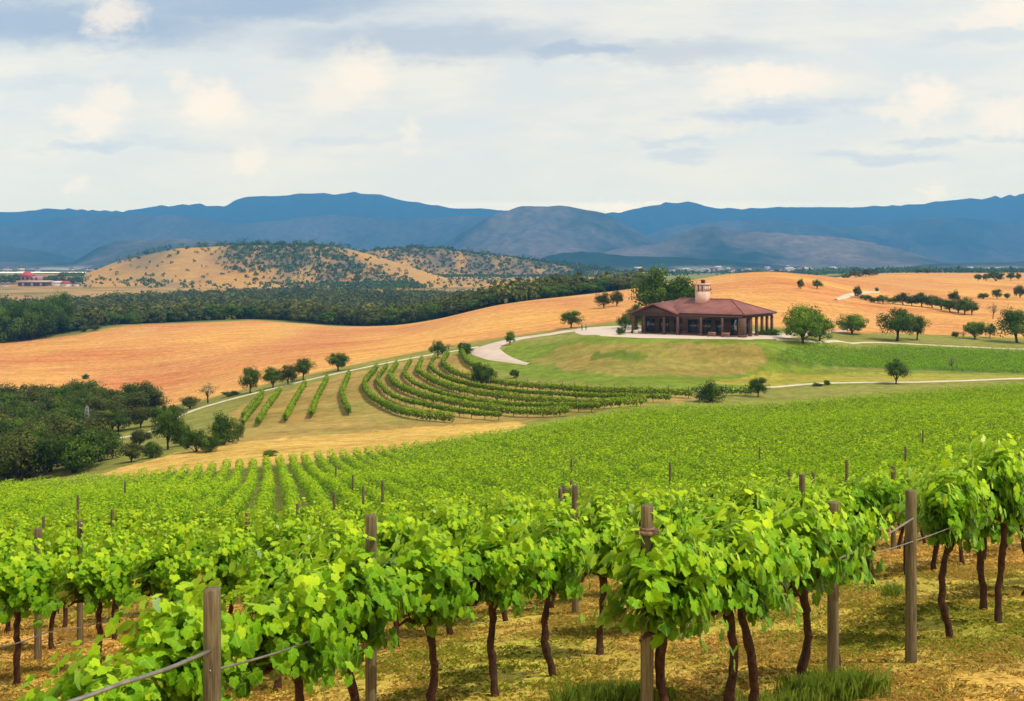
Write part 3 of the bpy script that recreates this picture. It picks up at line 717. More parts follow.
for i, (px_, Y_, pt, rd, k, lb) in enumerate(EXPL):
    x, y = at(px_, Y_); p = put_post(x, y, ztop_px(pt, Y_), rd, lb, i); post_at[px_] = p
# ring and staples on the ringed post, wire wraps
b = MB(); b.tube([(0, 0, -.010), (0, 0, .012)], [.105, .098], 18); b.tube([(0, 0, .012), (0, 0, .035)], [.066, .060], 14)
rust = simple('rusty_iron', (.28, .17, .11), .8, .5, 30, .004, metal=.3)
rg_ = link('metal_ring', b.mesh('metal_ring', [rust], True)); pz = post_at[647]; rg_.parent = pz
rg_.location = (0, 0, 2.0 * (1 - .205 / (ztop_px(505, 9.3) - pz.location.z))); rg_.scale = (.055/.050, .055/.050, 2.0 / (ztop_px(505, 9.3) - pz.location.z))
rp = random.Random(8); pc_ = 0; row_posts = {k: [] for k in rowL}
for k, L in rowL.items():
    if k < 0: continue
    d = np.r_[0, np.cumsum(np.linalg.norm(np.diff(L, axis=0), axis=1))]
    for s in np.arange(1.5 + (k * 4.7) % 13.1, d[-1], 13.1):
        i = int(np.searchsorted(d, s)); x, y = L[min(i, len(L)-1)]
        if y < (24 if k <= 0 else 22 if k == 1 else 13) or y > 47: continue
        px_ = CX + F * x / y
        if not (-60 < px_ < 1090): continue
        hh = rp.uniform(1.95, 2.3); pc_ += 1
        put_post(x, y, float(zfun(x, y)) + hh, rp.uniform(.045, .06), 'small dark post tip poking out of the dense vine rows in the middle distance', pc_)
for r_ in range(-100, 120, 6):      # sparse posts in the hillside block
    for s in np.arange(50 + (r_ * 7) % 13, 130, 19):
        p = nrmv * (r_ * 2.3) + dirv * s; px_ = CX + F * p[0] / p[1]
        if p[1] < 49 or p[1] > 90 or not (-40 < px_ < 1060): continue
        put_post(p[0], p[1], float(zfun(*p)) + rp.uniform(2.0, 2.4), .06, 'tiny post tip standing in the bright green hillside vineyard', int(s), 'posts in the hillside vineyard')
def wire(pts, r, label, name='trellis_wire'):
    b = MB(); P_ = []
    for i in range(len(pts) - 1):
        a, c_ = np.array(pts[i], float), np.array(pts[i+1], float)
        for f in np.linspace(0, 1, 9)[:-1 if i < len(pts) - 2 else None]:
            q = a + (c_ - a) * f; q[2] -= .05 * math.sin(math.pi * f) * np.linalg.norm(c_ - a) / 3; P_.append(q)
    b.tube(P_, [r] * len(P_), 6, True)
    return tag(link(name, b.mesh(name, [M['wire']], True)), label, 'wire', 'trellis wires along the vine rows')
def P3(px_, py_, Y_, dy=0): x, y = at(px_, Y_); return (x, y - dy, -(py_ - HY) / F * Y_)
wire([P3(20, 716, 6.6), P3(120, 684, 7.2), P3(212, 648, 8.05, .06)], .014, 'thick wire sagging from the bottom left corner up to the squat cut post')
wire([P3(212, 668, 8.05, .06), P3(371, 612, 10.8, .05), P3(430, 583, 11.6, .1), P3(601, 552, 14.8), P3(705, 528, 18)], .009, 'trellis wire running through the front row from the squat post')
wire([P3(647, 618, 9.3, .05), P3(700, 600, 9.9, .33), P3(760, 576, 10.8, .33), P3(833, 550, 12.0, .3), P3(911, 517, 12.8, .06)], .011, 'twisted wire climbing to the bare post at right')
wire([P3(647, 560, 9.3, .05), P3(833, 560, 12, .06), P3(911, 540, 12.8, .06), P3(1000, 500, 15)], .006, 'thin wire joining the two tall posts at right')
wire([P3(350, 555, 11.2, .3), P3(460, 550, 12.6, .3), P3(601, 536, 14.8, .3), P3(640, 525, 16)], .006, 'thin pale wire across the leaves at the centre')
wire([P3(-20, 650, 13), P3(51, 628, 15.3, .2), P3(127, 612, 17, .2), P3(230, 590, 20)], .008, 'wire across the trunks near the left edge')
wire([P3(600, 650, 13.2), P3(640, 610, 10.5), P3(647, 585, 9.3, .05)], .004, 'thin stay wire slanting from the ringed post to the ground')

# ------------------------------------------------------------------ grass between the rows
def blades(name, pts, nb_, h, wd, mat, spread, seed, tintb, label, cat, lean=.5, kind='stuff'):
    rg = np.random.default_rng(seed); pts = np.asarray(pts); n = len(pts)
    bx = np.repeat(pts, nb_, 0); hh = h * rg.uniform(.45, 1.2, len(bx)); sp = rg.normal(0, spread, (len(bx), 2))
    x, y = bx[:, 0] + sp[:, 0], bx[:, 1] + sp[:, 1]; z = zfun(x, y) - .01
    az = rg.uniform(0, 2 * math.pi, len(bx)); ln = np.abs(rg.normal(0, lean, len(bx)))
    dx, dy = np.cos(az), np.sin(az); b0 = np.stack([x, y, z], 1)
    wv = np.stack([-dy, dx, 0 * dx], 1) * (wd * hh / h)[:, None]
    m1 = b0 + np.stack([dx * ln * .35, dy * ln * .35, 0 * dx + .6], 1) * hh[:, None]; tp = b0 + np.stack([dx * ln, dy * ln, 0 * dx + 1 - .3 * ln], 1) * hh[:, None]
    V = np.stack([b0 - wv, b0 + wv, m1 + wv * .7, tp, m1 - wv * .7], 1).reshape(-1, 3); i = np.arange(len(bx))[:, None] * 5
    tn = np.clip(tintb + np.repeat(rg.normal(0, .14, n), nb_) + rg.normal(0, .12, len(bx)), 0, 1)
    return tag(link(name, mesh(name, V, (i + np.array([[0, 1, 2, 3, 4]])), [mat], {'tint': np.repeat(tn, 5)})), label, cat, kind=kind)
rg = np.random.default_rng(77)
def scatter(n, y0, y1, p=2.0):
    Y_ = (rg.uniform(y0 ** p, y1 ** p, n)) ** (1 / p); px_ = rg.uniform(-60, 1090, n); return np.stack([(px_ - CX) / F * Y_, Y_], 1)
S1 = scatter(62000, 9, 24, 1.2); gn = fbm(S1[:, 0] / 2.2, S1[:, 1] / 2.2, 3, 41) * 2 + fbm(S1[:, 0] / 9, S1[:, 1] / 9, 4, 21) * 1.6 + .42
dens = fbm(S1[:, 0] / .9, S1[:, 1] / .9, 3, 99)
kk = dens + rg.normal(0, .12, len(S1)) > -.02; S1k = S1[kk]; gnk = gn[kk] + rg.normal(0, .35, kk.sum())
blades('dry_grass', S1k[gnk < .75], 6, .055, .0020, M['dry_blade'], .05, 1, np.repeat(.55, 1), 'short dry straw coloured grass between the vine rows', 'grass', 1.1)
blades('short_grass', S1k[gnk >= .75], 6, .06, .0020, M['green_blade'], .05, 2, .5, 'low green grass and weeds between the vine rows', 'grass', .9)
S2 = scatter(16000, 22, 46, 1.2)
blades('dry_grass', S2, 6, .09, .005, M['dry_blade'], .08, 3, .5, 'dry grass under the farther vine rows', 'grass', 1.0)
def clump(px_, py_, Y_, n, h, rx, label, seed):
    x, y = at(px_, Y_); r = np.random.default_rng(seed); pts = np.stack([x + r.normal(0, rx, n), y + r.normal(0, rx * .8, n)], 1)
    o = blades('grass_clump', pts, 30, h, .0014, M['tall_blade'], .045, seed, .55, label, 'grass clump', .22, 'thing'); return o
clump(608, 700, 11.4, 110, .28, .24, 'tall fine green grass clump at the bottom left of the ringed post', 4)
clump(835, 700, 11.2, 85, .26, .22, 'feathery green grass clump at the foot of the left tall post at right', 5)
clump(790, 700, 10.9, 30, .2, .16, 'smaller green grass clump left of the feathery clump, by a reddish trunk', 6)
clump(894, 0, 18.5, 14, .20, .16, 'small weed tuft in open grass beyond the two tall posts at right', 7)
# fallen dry leaves
rl = np.random.default_rng(3); n = 900; Sx = scatter(n, 9, 22, 1.2); P_ = np.c_[Sx, zfun(Sx[:, 0], Sx[:, 1]) + .015 + rl.uniform(0, .02, n)]
V, Fs, tn, ve = leafcloud(P_, np.array([0, 0, 1.]) + rl.normal(0, .45, (n, 3)), rl.normal(0, 1, (n, 3)) * (1, 1, .1), rl.uniform(.025, .06, n), rl.uniform(0, .75, n), TM)
M['litter'] = foliage_mat('litter', (.07, .035, .015), (.20, .09, .035), (.42, .27, .09), .1, .8)
tag(link('leaf_litter', mesh('leaf_litter', V, Fs, [M['litter']], {'tint': tn})), 'fallen brown leaves and clods scattered on the dry ground between rows', 'leaf litter', kind='stuff')

# ------------------------------------------------------------------ trees
def tree_parts(seed, wd, ht, nclump, nleaf, lsize, mat, trunk_f=.28, flat=1., loose=0.):
    """crown wd x ht metres (total height ht)"""
    rg = np.random.default_rng(seed); rnd = random.Random(seed)
    zc0 = ht * trunk_f; ch = ht - zc0; cs = []
    for k in range(nclump):
        a = rg.uniform(0, 2 * math.pi); el = math.asin(rg.uniform(-.8, 1)); r = rg.uniform(.35, .88)
        lobe = 1 + .16 * math.sin(a * 3 + seed) + .10 * math.sin(a * 5 + seed * 2)
        cs.append((math.cos(a) * math.cos(el) * r * wd / 2 * lobe, math.sin(a) * math.cos(el) * r * wd / 2 * lobe, zc0 + ch * .46 + math.sin(el) * r * ch * .5))
    cs = np.array(cs); cr = rg.uniform(.10, .23, nclump) * wd * (1 - loose * .4)
    cid = rg.integers(0, nclump, nleaf); dv = norm(rg.normal(0, 1, (nleaf, 3))); rr = rg.uniform(.45, 1.0, nleaf) ** .8
    P_ = cs[cid] + dv * (rr * cr[cid])[:, None] * np.array([1, 1, .72])
    ctr = np.array([0, 0, zc0 + ch * .4]); Nn = dv * .8 + norm(P_ - ctr) * .5 + np.array([0, 0, .25]) + rg.normal(0, .35, (nleaf, 3))
    tint = np.clip(.42 + rg.normal(0, .13, nleaf) + rg.normal(0, .22, nclump)[cid] + .22 * dv[:, 2], 0, 1)  # sunlit tops and shaded undersides painted into the tint, plus random clump tone
    V, Fs, tn, ve = leafcloud(P_, Nn, rg.normal(0, 1, (nleaf, 3)), lsize * rg.uniform(.6, 1.3, nleaf), tint, TQ)
    cm = mesh('crown', V, Fs, [mat], {'tint': tn})
    b = MB(); tr = max(.10, wd * .034); top = zc0 + ch * .35
    b.tube([(0, 0, -.4), (.0, 0, .1), (wd * .01, 0, zc0 * .6), (wd * .02, .02, zc0 * 1.05), (0, 0, top)], [tr * 1.4, tr * 1.1, tr * .9, tr * .8, tr * .4], 7, True, .08, rnd)
    tk = b.mesh('trunk', [M['bark']], True)
    b = MB()
    for q in range(6):
        c_ = cs[rnd.randrange(nclump)]; z0 = zc0 * rnd.uniform(.75, 1.1)
        b.tube([(wd * .015, 0, z0), (c_[0] * .5, c_[1] * .5, z0 + (c_[2] - z0) * .6), tuple(c_)], [tr * .5, tr * .33, tr * .12], 5)
    return tk, b.mesh('limb', [M['bark']], True), cm
LIB = {}
def lib(kind):
    if kind in LIB: return LIB[kind]
    if kind == 'oak': v = [tree_parts(10 + i, 10, 8, 46, 6200, .32, M['oak_leaf'], .15) for i in range(4)]
    elif kind == 'lime': v = [tree_parts(30 + i, 10, 8, 40, 7500, .34, M['lime_leaf'], .12) for i in range(2)]
    elif kind == 'olive': v = [tree_parts(50 + i, 10, 8, 40, 5200, .38, M['olive_leaf'], .10) for i in range(4)]
    elif kind == 'bush': v = [tree_parts(60 + i, 10, 8, 44, 7500, .34, M['oak_leaf'], .0) for i in range(3)]
    elif kind == 'pale': v = [tree_parts(70 + i, 10, 9, 26, 1100, .30, M['pale_leaf'], .28, loose=.5) for i in range(2)]
    elif kind == 'wood': v = [tree_parts(80 + i, 10, 9, 26, 1500, .75, M['forest_leaf'] if i % 2 else M['oak_leaf'], .06) for i in range(6)]
    LIB[kind] = v; return v
rt = random.Random(4)
def put_tree(x, y, wd, ht, kind, label, cat='tree', group=None, name='tree'):
    L = lib(kind); tk, lm, cm = L[rt.randrange(len(L))]; h0 = 9 if kind in ('pale', 'wood') else 8
    o = empty(name, (x, y, float(zfun(x, y)) - .1), rt.uniform(0, 6.28)); o.scale = (wd / 10, wd / 10, ht / h0)
    link('trunk', tk, o)
    if kind != 'wood': link('limb', lm, o)
    link('crown', cm, o)
    return tag(o, label, cat, group)
def tree_px(px_, py_, w_, h_, kind, label, name='tree', ymin=100, Y_=None, cat=None, group=None):
    x, y = hit(px_, py_, ymin) if Y_ is None else at(px_, Y_)
    return put_tree(x, y, w_ * y / F * 1.0, h_ * y / F * 1.02, kind, label, cat or ('bush' if name == 'bush' else 'tree'), group, name)
TREES = [
 (181,446,22,30,'bush','dark tree filling the gap behind the tall tree beside the track at lower left','tree'),
 (140,447,24,20,'olive','olive tree crossing the pale track, left of the tall tree at lower left','tree'),
 (118,432,26,24,'oak','dark tree above the short pale stretch of track at lower left','tree'),
 (141,428,26,24,'olive','brownish green tree above the track, right of its short pale stretch','tree'),
 (160,425,22,22,'bush','dark tree above the track behind the tall tree at lower left','tree'),
 (176,420,20,17,'olive','small rounded tree on the upper side of the track near the orange field','tree'),
 (238,441,14,20,'oak','small dark tree at the right end of the clump on the yellow strip','tree'),
 (338,371,25,21,'oak','round dark oak standing alone above the track at centre left','oak_tree'),
 (250,393,24,28,'oak','tall dense dark tree at the left end of the roadside tree group','oak_tree'),
 (273,388,25,22,'oak','broad low tree in the middle of the roadside tree group','oak_tree'),
 (288,385,20,24,'olive','duller tree behind the roadside group, between the broad and the forked one','tree'),
 (303,380,23,25,'oak','forked dark tree at the right end of the roadside tree group','oak_tree'),
 (208,403,24,22,'pale','pale grey green tree beside the track at left, bordering the orange field','tree'),
 (190,409,20,15,'olive','low olive green bush left of the pale tree beside the track','bush'),
 (230,396,18,6,'bush','low scrubby hedge between the pale tree and the roadside group','bush'),
 (438,358,17,19,'oak','small round tree left of the two shrubs near the road bend','oak_tree'),
 (449,351,9,9,'pale','tiny brownish tree just behind the small round tree near the road bend','tree'),
 (465,354,18,13,'bush','flat topped dark bush beside the road bend','bush'),
 (482,387,22,28,'bush','dark egg shaped tree standing among the curved vine rows','tree'),
 (510,345,10,16,'lime','slim little tree inside the driveway curve','tree'),
 (515,378,10,10,'bush','small round green bush on the lawn beside the curved rows','bush'),
 (571,328,24,19,'oak','round tree on the edge of the orange field left of the forecourt','oak_tree'),
 (604,308,18,17,'olive','left one of two brownish trees out in the orange field behind the forecourt','tree'),
 (617,306,15,18,'olive','right one of two brownish trees out in the orange field behind the forecourt','tree'),
 (711,402,34,23,'bush','big round dark bush at the top edge of the hillside vineyard','bush'),
 (758,397,21,22,'oak','smaller round tree right of the big dark bush above the vineyard','oak_tree'),
 (896,384,25,27,'oak','single dark tree with a bare stem beside the lower path at right','oak_tree'),
 (803,343,46,40,'lime','bright green spreading tree at the right corner of the house','tree'),
 (820,342,28,26,'lime','bright side crown leaning off the tree at the right corner of the house','tree'),
 (852,334,34,21,'lime','broad low green tree between the house tree and the great dark oak','tree'),
 (897,341,44,37,'oak','great dark oak with a wide flat crown on the right lawn','oak_tree'),
 (917,340,24,28,'oak','right hand neighbour of the great dark oak, crowns touching','oak_tree'),
 (975,339,24,20,'lime','compact green tree left of the dark trees at the right edge','tree'),
 (990,338,14,16,'oak','narrow dark tree filling the gap beside the tree at the right edge','oak_tree'),
 (1017,343,44,37,'oak','large dark oak cut by the right edge of the picture','oak_tree'),
 (955,338,9,8,'olive','left one of two tiny shrubs between the great oak and the compact tree','bush'),
 (963,338,8,8,'pale','right one of two tiny shrubs between the great oak and the compact tree','bush'),
 (993,319,13,18,'pale','thin pale nearly leafless tree in the orange field at right','tree'),
 (858,298,11,13,'olive','small tree at the bend of the pale lane in the orange field','tree'),
 (866,300,13,6,'bush','low bush beside the pale lane bend','bush'),
 (877,292,5,5,'olive','tiny lone shrub right of the pale lane','bush'),
 (801,289,9,11,'olive','loose olive tree, left of the pair on the orange hill right of the house','tree'),
 (817,289,12,10,'oak','round dark tree, right of the pair on the orange hill right of the house','oak_tree'),
 (983,299,11,7,'bush','low dark bush in the far orange field near the right edge','bush'),
 (997,299,11,11,'oak','round tree between two smaller ones in the far orange field at right','oak_tree'),
 (1007,299,7,7,'olive','small pale shrub in the far orange field at right','bush'),
 (1020,298,13,15,'olive','tall loose tree in the far orange field cut by the right edge','tree'),
 (978,281,9,8,'oak','left small tree of the far dark row on the skyline field at right','oak_tree'),
 (986,281,8,8,'oak','second small tree of the far dark row on the skyline field at right','oak_tree'),
 (996,281,18,11,'bush','widest tree of the far dark row on the skyline field at right','tree'),
 (1011,281,10,10,'oak','right tree of the far dark row on the skyline field at right','oak_tree'),
 (1018,280,6,8,'olive','last small tree of the far dark row, at the right edge','tree'),
 (73,410,18,26,'olive','tall loose crowned tree sticking out above the wood at left','tree'),
 (106,410,31,21,'oak','round dark tree at the top of the wood left of the track','oak_tree'),
 (86,379,8,6,'bush','tiny dark shrub alone in the orange field at left','bush'),
 (168,450,33,46,'oak','tall dark tree beside the pale track at lower left','oak_tree'),
 (131,462,28,22,'olive','rounded olive bush below the pale track at lower left','bush'),
 (152,458,24,18,'bush','dark bush between the olive bush and the tall tree at lower left','bush'),
 (196,452,28,26,'bush','left one of two dense dark trees at the tip of the yellow strip','tree'),
 (224,445,32,36,'bush','right one of two dense dark trees at the tip of the yellow strip','tree'),
 (210,452,26,20,'bush','low dark shrub in front of the two dense trees by the yellow strip','bush'),
 (84,332,8,8,'bush','small bush at the corner of the orange field beside the far left wood','bush'),
 (95,331,11,7,'olive','wider bush at the corner of the orange field beside the far left wood','bush'),
 (135,324,18,11,'bush','dark rounded tree on the far edge of the orange field at left','tree'),
 (270,456,16,7,'lime','low scrub on the upper edge of the vineyard by the yellow strip','bush'),
 (827,385,8,6,'bush','small bush beside the lower path right of centre','bush'),
 (817,386,14,4,'olive','flat brown scrub beside the lower path right of centre','bush'),
 (952,370,12,16,'pale','thin faint sapling in front of the green block at right','tree'),
]
for px_, py_, w_, h_, kd, lb, nm in TREES: tree_px(px_, py_, w_, h_, kd, lb, nm)
for px_, Y_, w_, h_, lb in [(660, 292, 62, 66, 'left half of the big green trees behind the house roof'), (684, 292, 54, 60, 'tallest green tree behind the house roof, beside the chimney tower'), (637, 283, 22, 30, 'shorter tree at the left end of the house roof'), (625, 280, 14, 20, 'bushy small tree left of the house gable')]:
    tree_px(px_, 0, w_, h_, 'oak', lb, 'oak_tree', Y_=Y_)
for i, (px_, py_, w_, h_) in enumerate([(874,303,9,6),(883,304,12,9),(893,304,10,7),(903,305,14,13),(912,306,12,10),(922,307,16,15),(932,308,15,13),(941,310,15,12),(950,312,15,12),(958,313,15,14),(965,315,14,17),(972,315,12,13),(955,303,10,12)]):
    tree_px(px_, py_, w_ * 1.35, h_ * 1.1, 'oak' if i % 3 else 'olive', f'{ORD[i]} tree from the left in the dark hedgerow across the orange field at right' if i < 12 else 'small tree peeping over the middle of the hedgerow at right', 'tree', group='trees of the hedgerow at right')
for px_, w_, h_, lb in [(846,10,5,'left'),(856,14,7,'second'),(866,14,8,'third'),(874,9,5,'right')]:
    tree_px(px_, 0, w_, h_, 'wood', f'{lb} tree of the small dark clump on the far skyline above the pale lane', 'tree', Y_=900, group='skyline clump')
for px_, lb in [(919,'left'),(928,'right')]: tree_px(px_, 0, 8, 6, 'wood', f'{lb} one of two tiny trees on the far skyline at right', 'tree', Y_=1100)
# trees of the wood at the lower left, far-left wood
def fill(poly_px, spacing, seed, ymin, jit=.35, ylim=(0, 3000)):
    P_ = np.array(wpoly(poly_px, ymin)); r = np.random.default_rng(seed); o_ = []
    x0, y0 = P_.min(0); x1, y1_ = P_.max(0)
    for yv in np.arange(y0, y1_, spacing):
        for xv in np.arange(x0, x1, spacing):
            x, y = xv + r.uniform(-jit, jit) * spacing, yv + r.uniform(-jit, jit) * spacing
            if inpoly(np.array([x]), np.array([y]), P_)[0]: o_.append((x, y))
    return o_
def pw(px_): return 'left edge' if px_ < 40 else 'middle' if px_ < 90 else 'right side'
for i, (x, y) in enumerate(fill([(-140,485),(60,478),(105,470),(112,445),(120,420),(150,418),(170,412),(100,408),(-140,405)], 6.3, 5, 150)):
    wd = rt.uniform(7, 10.5); px_ = CX + F * x / y; py_ = HY - F * float(zfun(x, y)) / y
    if 85 < px_ < 175 and 433 < py_ < 460: continue
    put_tree(x, y, wd, rt.uniform(5.5, 8.2), rt.choice(['oak', 'olive', 'olive', 'bush']), 'dark rounded tree crowded into the wood at the lower left', 'tree', 'trees of the wood at the lower left', 'tree')
for i, (x, y) in enumerate(fill([(-200,347),(-200,338),(0,336),(70,331),(76,334),(60,337),(0,343)], 10, 6, 300)):
    put_tree(x, y, rt.uniform(12, 17), rt.uniform(15, 20), rt.choice(['bush', 'bush', 'oak']), 'tall dark tree crowded into the small wood at the far left of the orange field', 'tree', 'trees of the small wood at far left', 'tree')
# the forest belt: 280 nearest as trees, the rest one mass
rf = np.random.default_rng(21); cnd = []
n = 11000; px_ = rf.uniform(-120, 640, n); Y_ = np.exp(rf.uniform(math.log(500), math.log(1650), n))
FL = np.interp(px_, [0, 90, 180, 300, 400, 520, 640], [1030, 1060, 1280, 1400, 1330, 1100, 760])
keep = (Y_ > Y2f(px_) + 12 + 10 * rf.random(n)) & (Y_ < FL); px_, Y_ = px_[keep], Y_[keep]
FX, FY = (px_ - CX) / F * Y_, Y_
ordr = np.argsort(FY - Y2f(px_) ); FX, FY, fpx = FX[ordr], FY[ordr], px_[ordr]
near_n = 0; used = []
for x, y, p in zip(FX, FY, fpx):
    if near_n >= 210: break
    if y - Y2f(p) > 150: break
    if any((x - a) ** 2 + (y - b) ** 2 < 60 for a, b in used): continue
    used.append((x, y)); near_n += 1
    put_tree(x, y, rt.uniform(9, 15), rt.uniform(6, 9.5) * (.8 if x > -20 else 1), 'wood', 'dark tree in the front ranks of the forest belt behind the left orange field', 'tree', 'front trees of the forest belt', 'forest_tree')
def tree_mass(name, X_, Y_, W_, H_, nleaf, ls, mat, label, cat, seed):
    rg = np.random.default_rng(seed); n = len(X_); a = norm(rg.normal(0, 1, (n, nleaf, 3))); a[..., 2] = np.abs(a[..., 2]) * 1.1 - .15
    lob = 1 + .25 * np.sin(np.arctan2(a[..., 1], a[..., 0]) * 3 + rg.uniform(0, 6, n)[:, None])
    rr = rg.uniform(.6, 1.05, (n, nleaf)) * lob
    P_ = np.stack([X_[:, None] + a[..., 0] * rr * W_[:, None] / 2, Y_[:, None] + a[..., 1] * rr * W_[:, None] / 2, (zfun(X_, Y_) + H_ * .3)[:, None] + a[..., 2] * rr * (H_ * .68)[:, None]], -1).reshape(-1, 3)
    tint = np.clip(.4 + np.repeat(rg.normal(0, .24, n), nleaf) + rg.normal(0, .1, len(P_)), 0, 1)
    V, Fs, tn, ve = leafcloud(P_, a.reshape(-1, 3) + rg.normal(0, .25, P_.shape), rg.normal(0, 1, P_.shape), ls * rg.uniform(.6, 1.3, len(P_)) * np.repeat(W_, nleaf) / 10, tint, TQ)
    return tag(link(name, mesh(name, V, Fs, [mat], {'tint': tn})), label, cat, kind='stuff')
X_, Y_ = FX[near_n:], FY[near_n:]; k_ = rf.random(len(X_)) < .62; X_, Y_ = X_[k_], Y_[k_]; n = len(X_)
tree_mass('forest', X_, Y_, rf.uniform(10, 18, n), rf.uniform(5, 11, n), 90, 1.6, M['forest_leaf'], 'dark forest belt stretching across the valley below the dry hills', 'forest', 31)
# scrub dotted over the dry hills and rough ground
n = 60000; px_ = rf.uniform(60, 640, n); Y_ = rf.uniform(1560, 2500, n); X_ = (px_ - CX) / F * Y_
dn = fbm(X_ / 120, Y_ / 260, 4, 66) * 3.5 + .1; py_s = HY - F * zfun(X_, Y_) / Y_
ex = lambda a, b, x: np.clip((x - a) / (b - a), 0, 1)
D = .02 + .045 * np.clip(dn, 0, 1) + .75 * ex(215, 240, px_) * ex(352, 330, px_ - (py_s - 252) * 2.2) * ex(2300, 2200, Y_) * ex(262 + 18, 262, py_s - (px_ - 225) * .12) + .9 * ex(2150, 2250, Y_) * (.6 + .4 * np.clip(dn, 0, 1))
k_ = (rf.random(n) < np.clip(D * .42, .01, 1)); X_, Y_ = X_[k_], Y_[k_]; n = len(X_); print('scrub', n)
tree_mass('scrub', X_, Y_, rf.uniform(3.5, 7.5, n), rf.uniform(2.5, 5, n), 14, 4.5, M['oak_leaf'], 'dark scrub trees dotted over the dry brown hills', 'scrub', 32)
n = 110; px_ = rf.uniform(110, 640, n); k2 = rf.random(n) < .6; Yk = np.where(px_ < 370, 2040, 2440) + rf.normal(0, 12, n); X_ = (px_ - CX) / F * Yk
tree_mass('ridge_trees', X_, Yk, rf.uniform(8, 15, n), rf.uniform(7, 13, n), 30, 2.2, M['oak_leaf'], 'row of dark trees along the crest of the dry hills', 'trees', 33)
# dark tree belts on the plain
n = 1500; px_ = rf.uniform(560, 1400, n); Y_ = rf.uniform(2000, 2650, n); X_ = (px_ - CX) / F * Y_; k_ = fbm(X_ / 200, Y_ / 80, 3, 5) > .02; X_, Y_ = X_[k_], Y_[k_]; n = len(X_)
tree_mass('far_woods', X_, Y_, rf.uniform(14, 24, n), rf.uniform(7, 12, n), 20, 2.6, M['oak_leaf'], 'strips of dark woodland out on the far plain right of centre', 'woods', 34)

# ------------------------------------------------------------------ curved vine rows and the green block
def vine_row(pts_px, label, i, posts=True, step=.30, hmax=1.65):
    L = smooth_line(wpoly(pts_px, 150), step); T_ = norm(np.gradient(L, axis=0)); x0, y0 = L[len(L)//2]; z0 = float(zfun(x0, y0))
    rg = np.random.default_rng(400 + i); nl = 26; n = len(L); a = rg.uniform(0, 2 * math.pi, (n, nl)); r = rg.uniform(.5, 1, (n, nl))
    vs = (1 + .9 * fbm(L[:, 0] / 2, L[:, 1] / 2, 3, 8))[:, None]
    tw_ = .62 if 'thin' in label or 'faint' in label else 1.; oy = np.cos(a) * r * .44 * tw_; oz = 1.05 + np.sin(a) * r * .68 * tw_ * vs
    nx_, ny_ = -T_[:, 1:2], T_[:, 0:1]
    P_ = np.stack([L[:, 0:1] + nx_ * oy - x0, L[:, 1:2] + ny_ * oy - y0, zfun(L[:, 0], L[:, 1])[:, None] + oz - z0], -1).reshape(-1, 3)
    up_ = np.sin(a).ravel(); Nn = np.stack([(nx_ * np.cos(a)).ravel(), (ny_ * np.cos(a)).ravel(), up_ + .5], 1) + rg.normal(0, .4, P_.shape)
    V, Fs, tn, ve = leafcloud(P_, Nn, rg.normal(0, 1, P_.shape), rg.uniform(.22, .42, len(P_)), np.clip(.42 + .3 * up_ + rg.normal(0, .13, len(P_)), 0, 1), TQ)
    o = empty('vine_row', (x0, y0, z0)); tag(o, label, 'vine row', 'curved vine rows below the driveway')
    link('foliage', mesh('foliage', V, Fs, [M['row_leaf']], {'tint': tn}), o)
    k = int(3.4 / step)
    for j in range(0, n, k):
        p = link('post', PM[j % 5], o); zz = float(zfun(*L[j])); p.location = (L[j][0] - x0, L[j][1] - y0, zz - z0); p.scale = (1., 1., 1.)
    return o
VR = [([(262,402),(247,421),(243,428)], 'faint low vine row between the two leftmost straight rows'),
 ([(411,365),(405,374),(412,386),(432,395),(470,405),(510,410),(560,411.5),(600,412)], 'thin vine row squeezed between the second and third long curved rows'),
 ([(435,360),(431,368),(440,379),(458,386),(490,393),(553,399),(619,402),(670,403)], 'thin vine row squeezed between the third long curved row and the innermost one'),
 ([(387,370),(379,380),(383,393),(400,404),(430,411),(460,417),(500,421)], 'thin vine row squeezed between the outermost and second long curved rows'),([(263,397),(252,410),(243,421)], 'shortest straight vine row at the far left end of the curved rows'),
 ([(280,394),(268,410),(258,427)], 'second short straight vine row from the left'),
 ([(305,387),(294,406),(285,423)], 'third short straight vine row from the left'),
 ([(327,382),(318,400),(311,419)], 'fourth short straight vine row from the left'),
 ([(349,377.5),(343,393),(344,404),(349,416)], 'fifth short vine row from the left, slightly bent'),
 ([(377,371),(366,384),(368,397),(386,410),(413,419),(453,423)], 'outermost long curved vine row, lowest on the slope'),
 ([(397,368),(391,376),(396,388),(419,399),(453,407),(486,413),(520,417),(569,416)], 'second long curved vine row from the bottom'),
 ([(422,363),(418,372),(427,381),(446.5,390),(470,396),(503,401),(553,406),(619,408),(646,406)], 'third long curved vine row from the bottom'),
 ([(448,357),(443,365),(450,374),(466,381),(493,386),(553,392),(619,396),(692,398.5)], 'innermost long curved vine row, next to the lawn'),
 ([(462,355),(466,364),(478,372),(496,379)], 'short thick vine row climbing to the dark bush by the road bend'),
 ([(726,396),(740,395.5),(756,395)], 'short vine row between the big dark bush and the round tree')]
for i, (p_, lb) in enumerate(VR): vine_row(p_, lb, i)
PB = wpoly(P_BLOCK, 150); PBa = np.array(PB); bl = []
for yv in np.arange(PBa[:, 1].min(), PBa[:, 1].max(), 1.9):
    for xv in np.arange(PBa[:, 0].min(), min(PBa[:, 0].max(), 190), 1.1):
        bl.append((xv + rb.uniform(-.2, .2), yv + .0 * xv, 0.))
bl = np.array(bl); bl = bl[inpoly(bl[:, 0], bl[:, 1], PB)]; bl = bl[:9000]
print('block', len(bl))
vine_mass('vineyard', bl, 44, .19, M['block_leaf'], 'flat green rectangular vineyard block on the right, between the two paths', 'vineyard', .15, 1.0, .8, 77, TQ, .6)

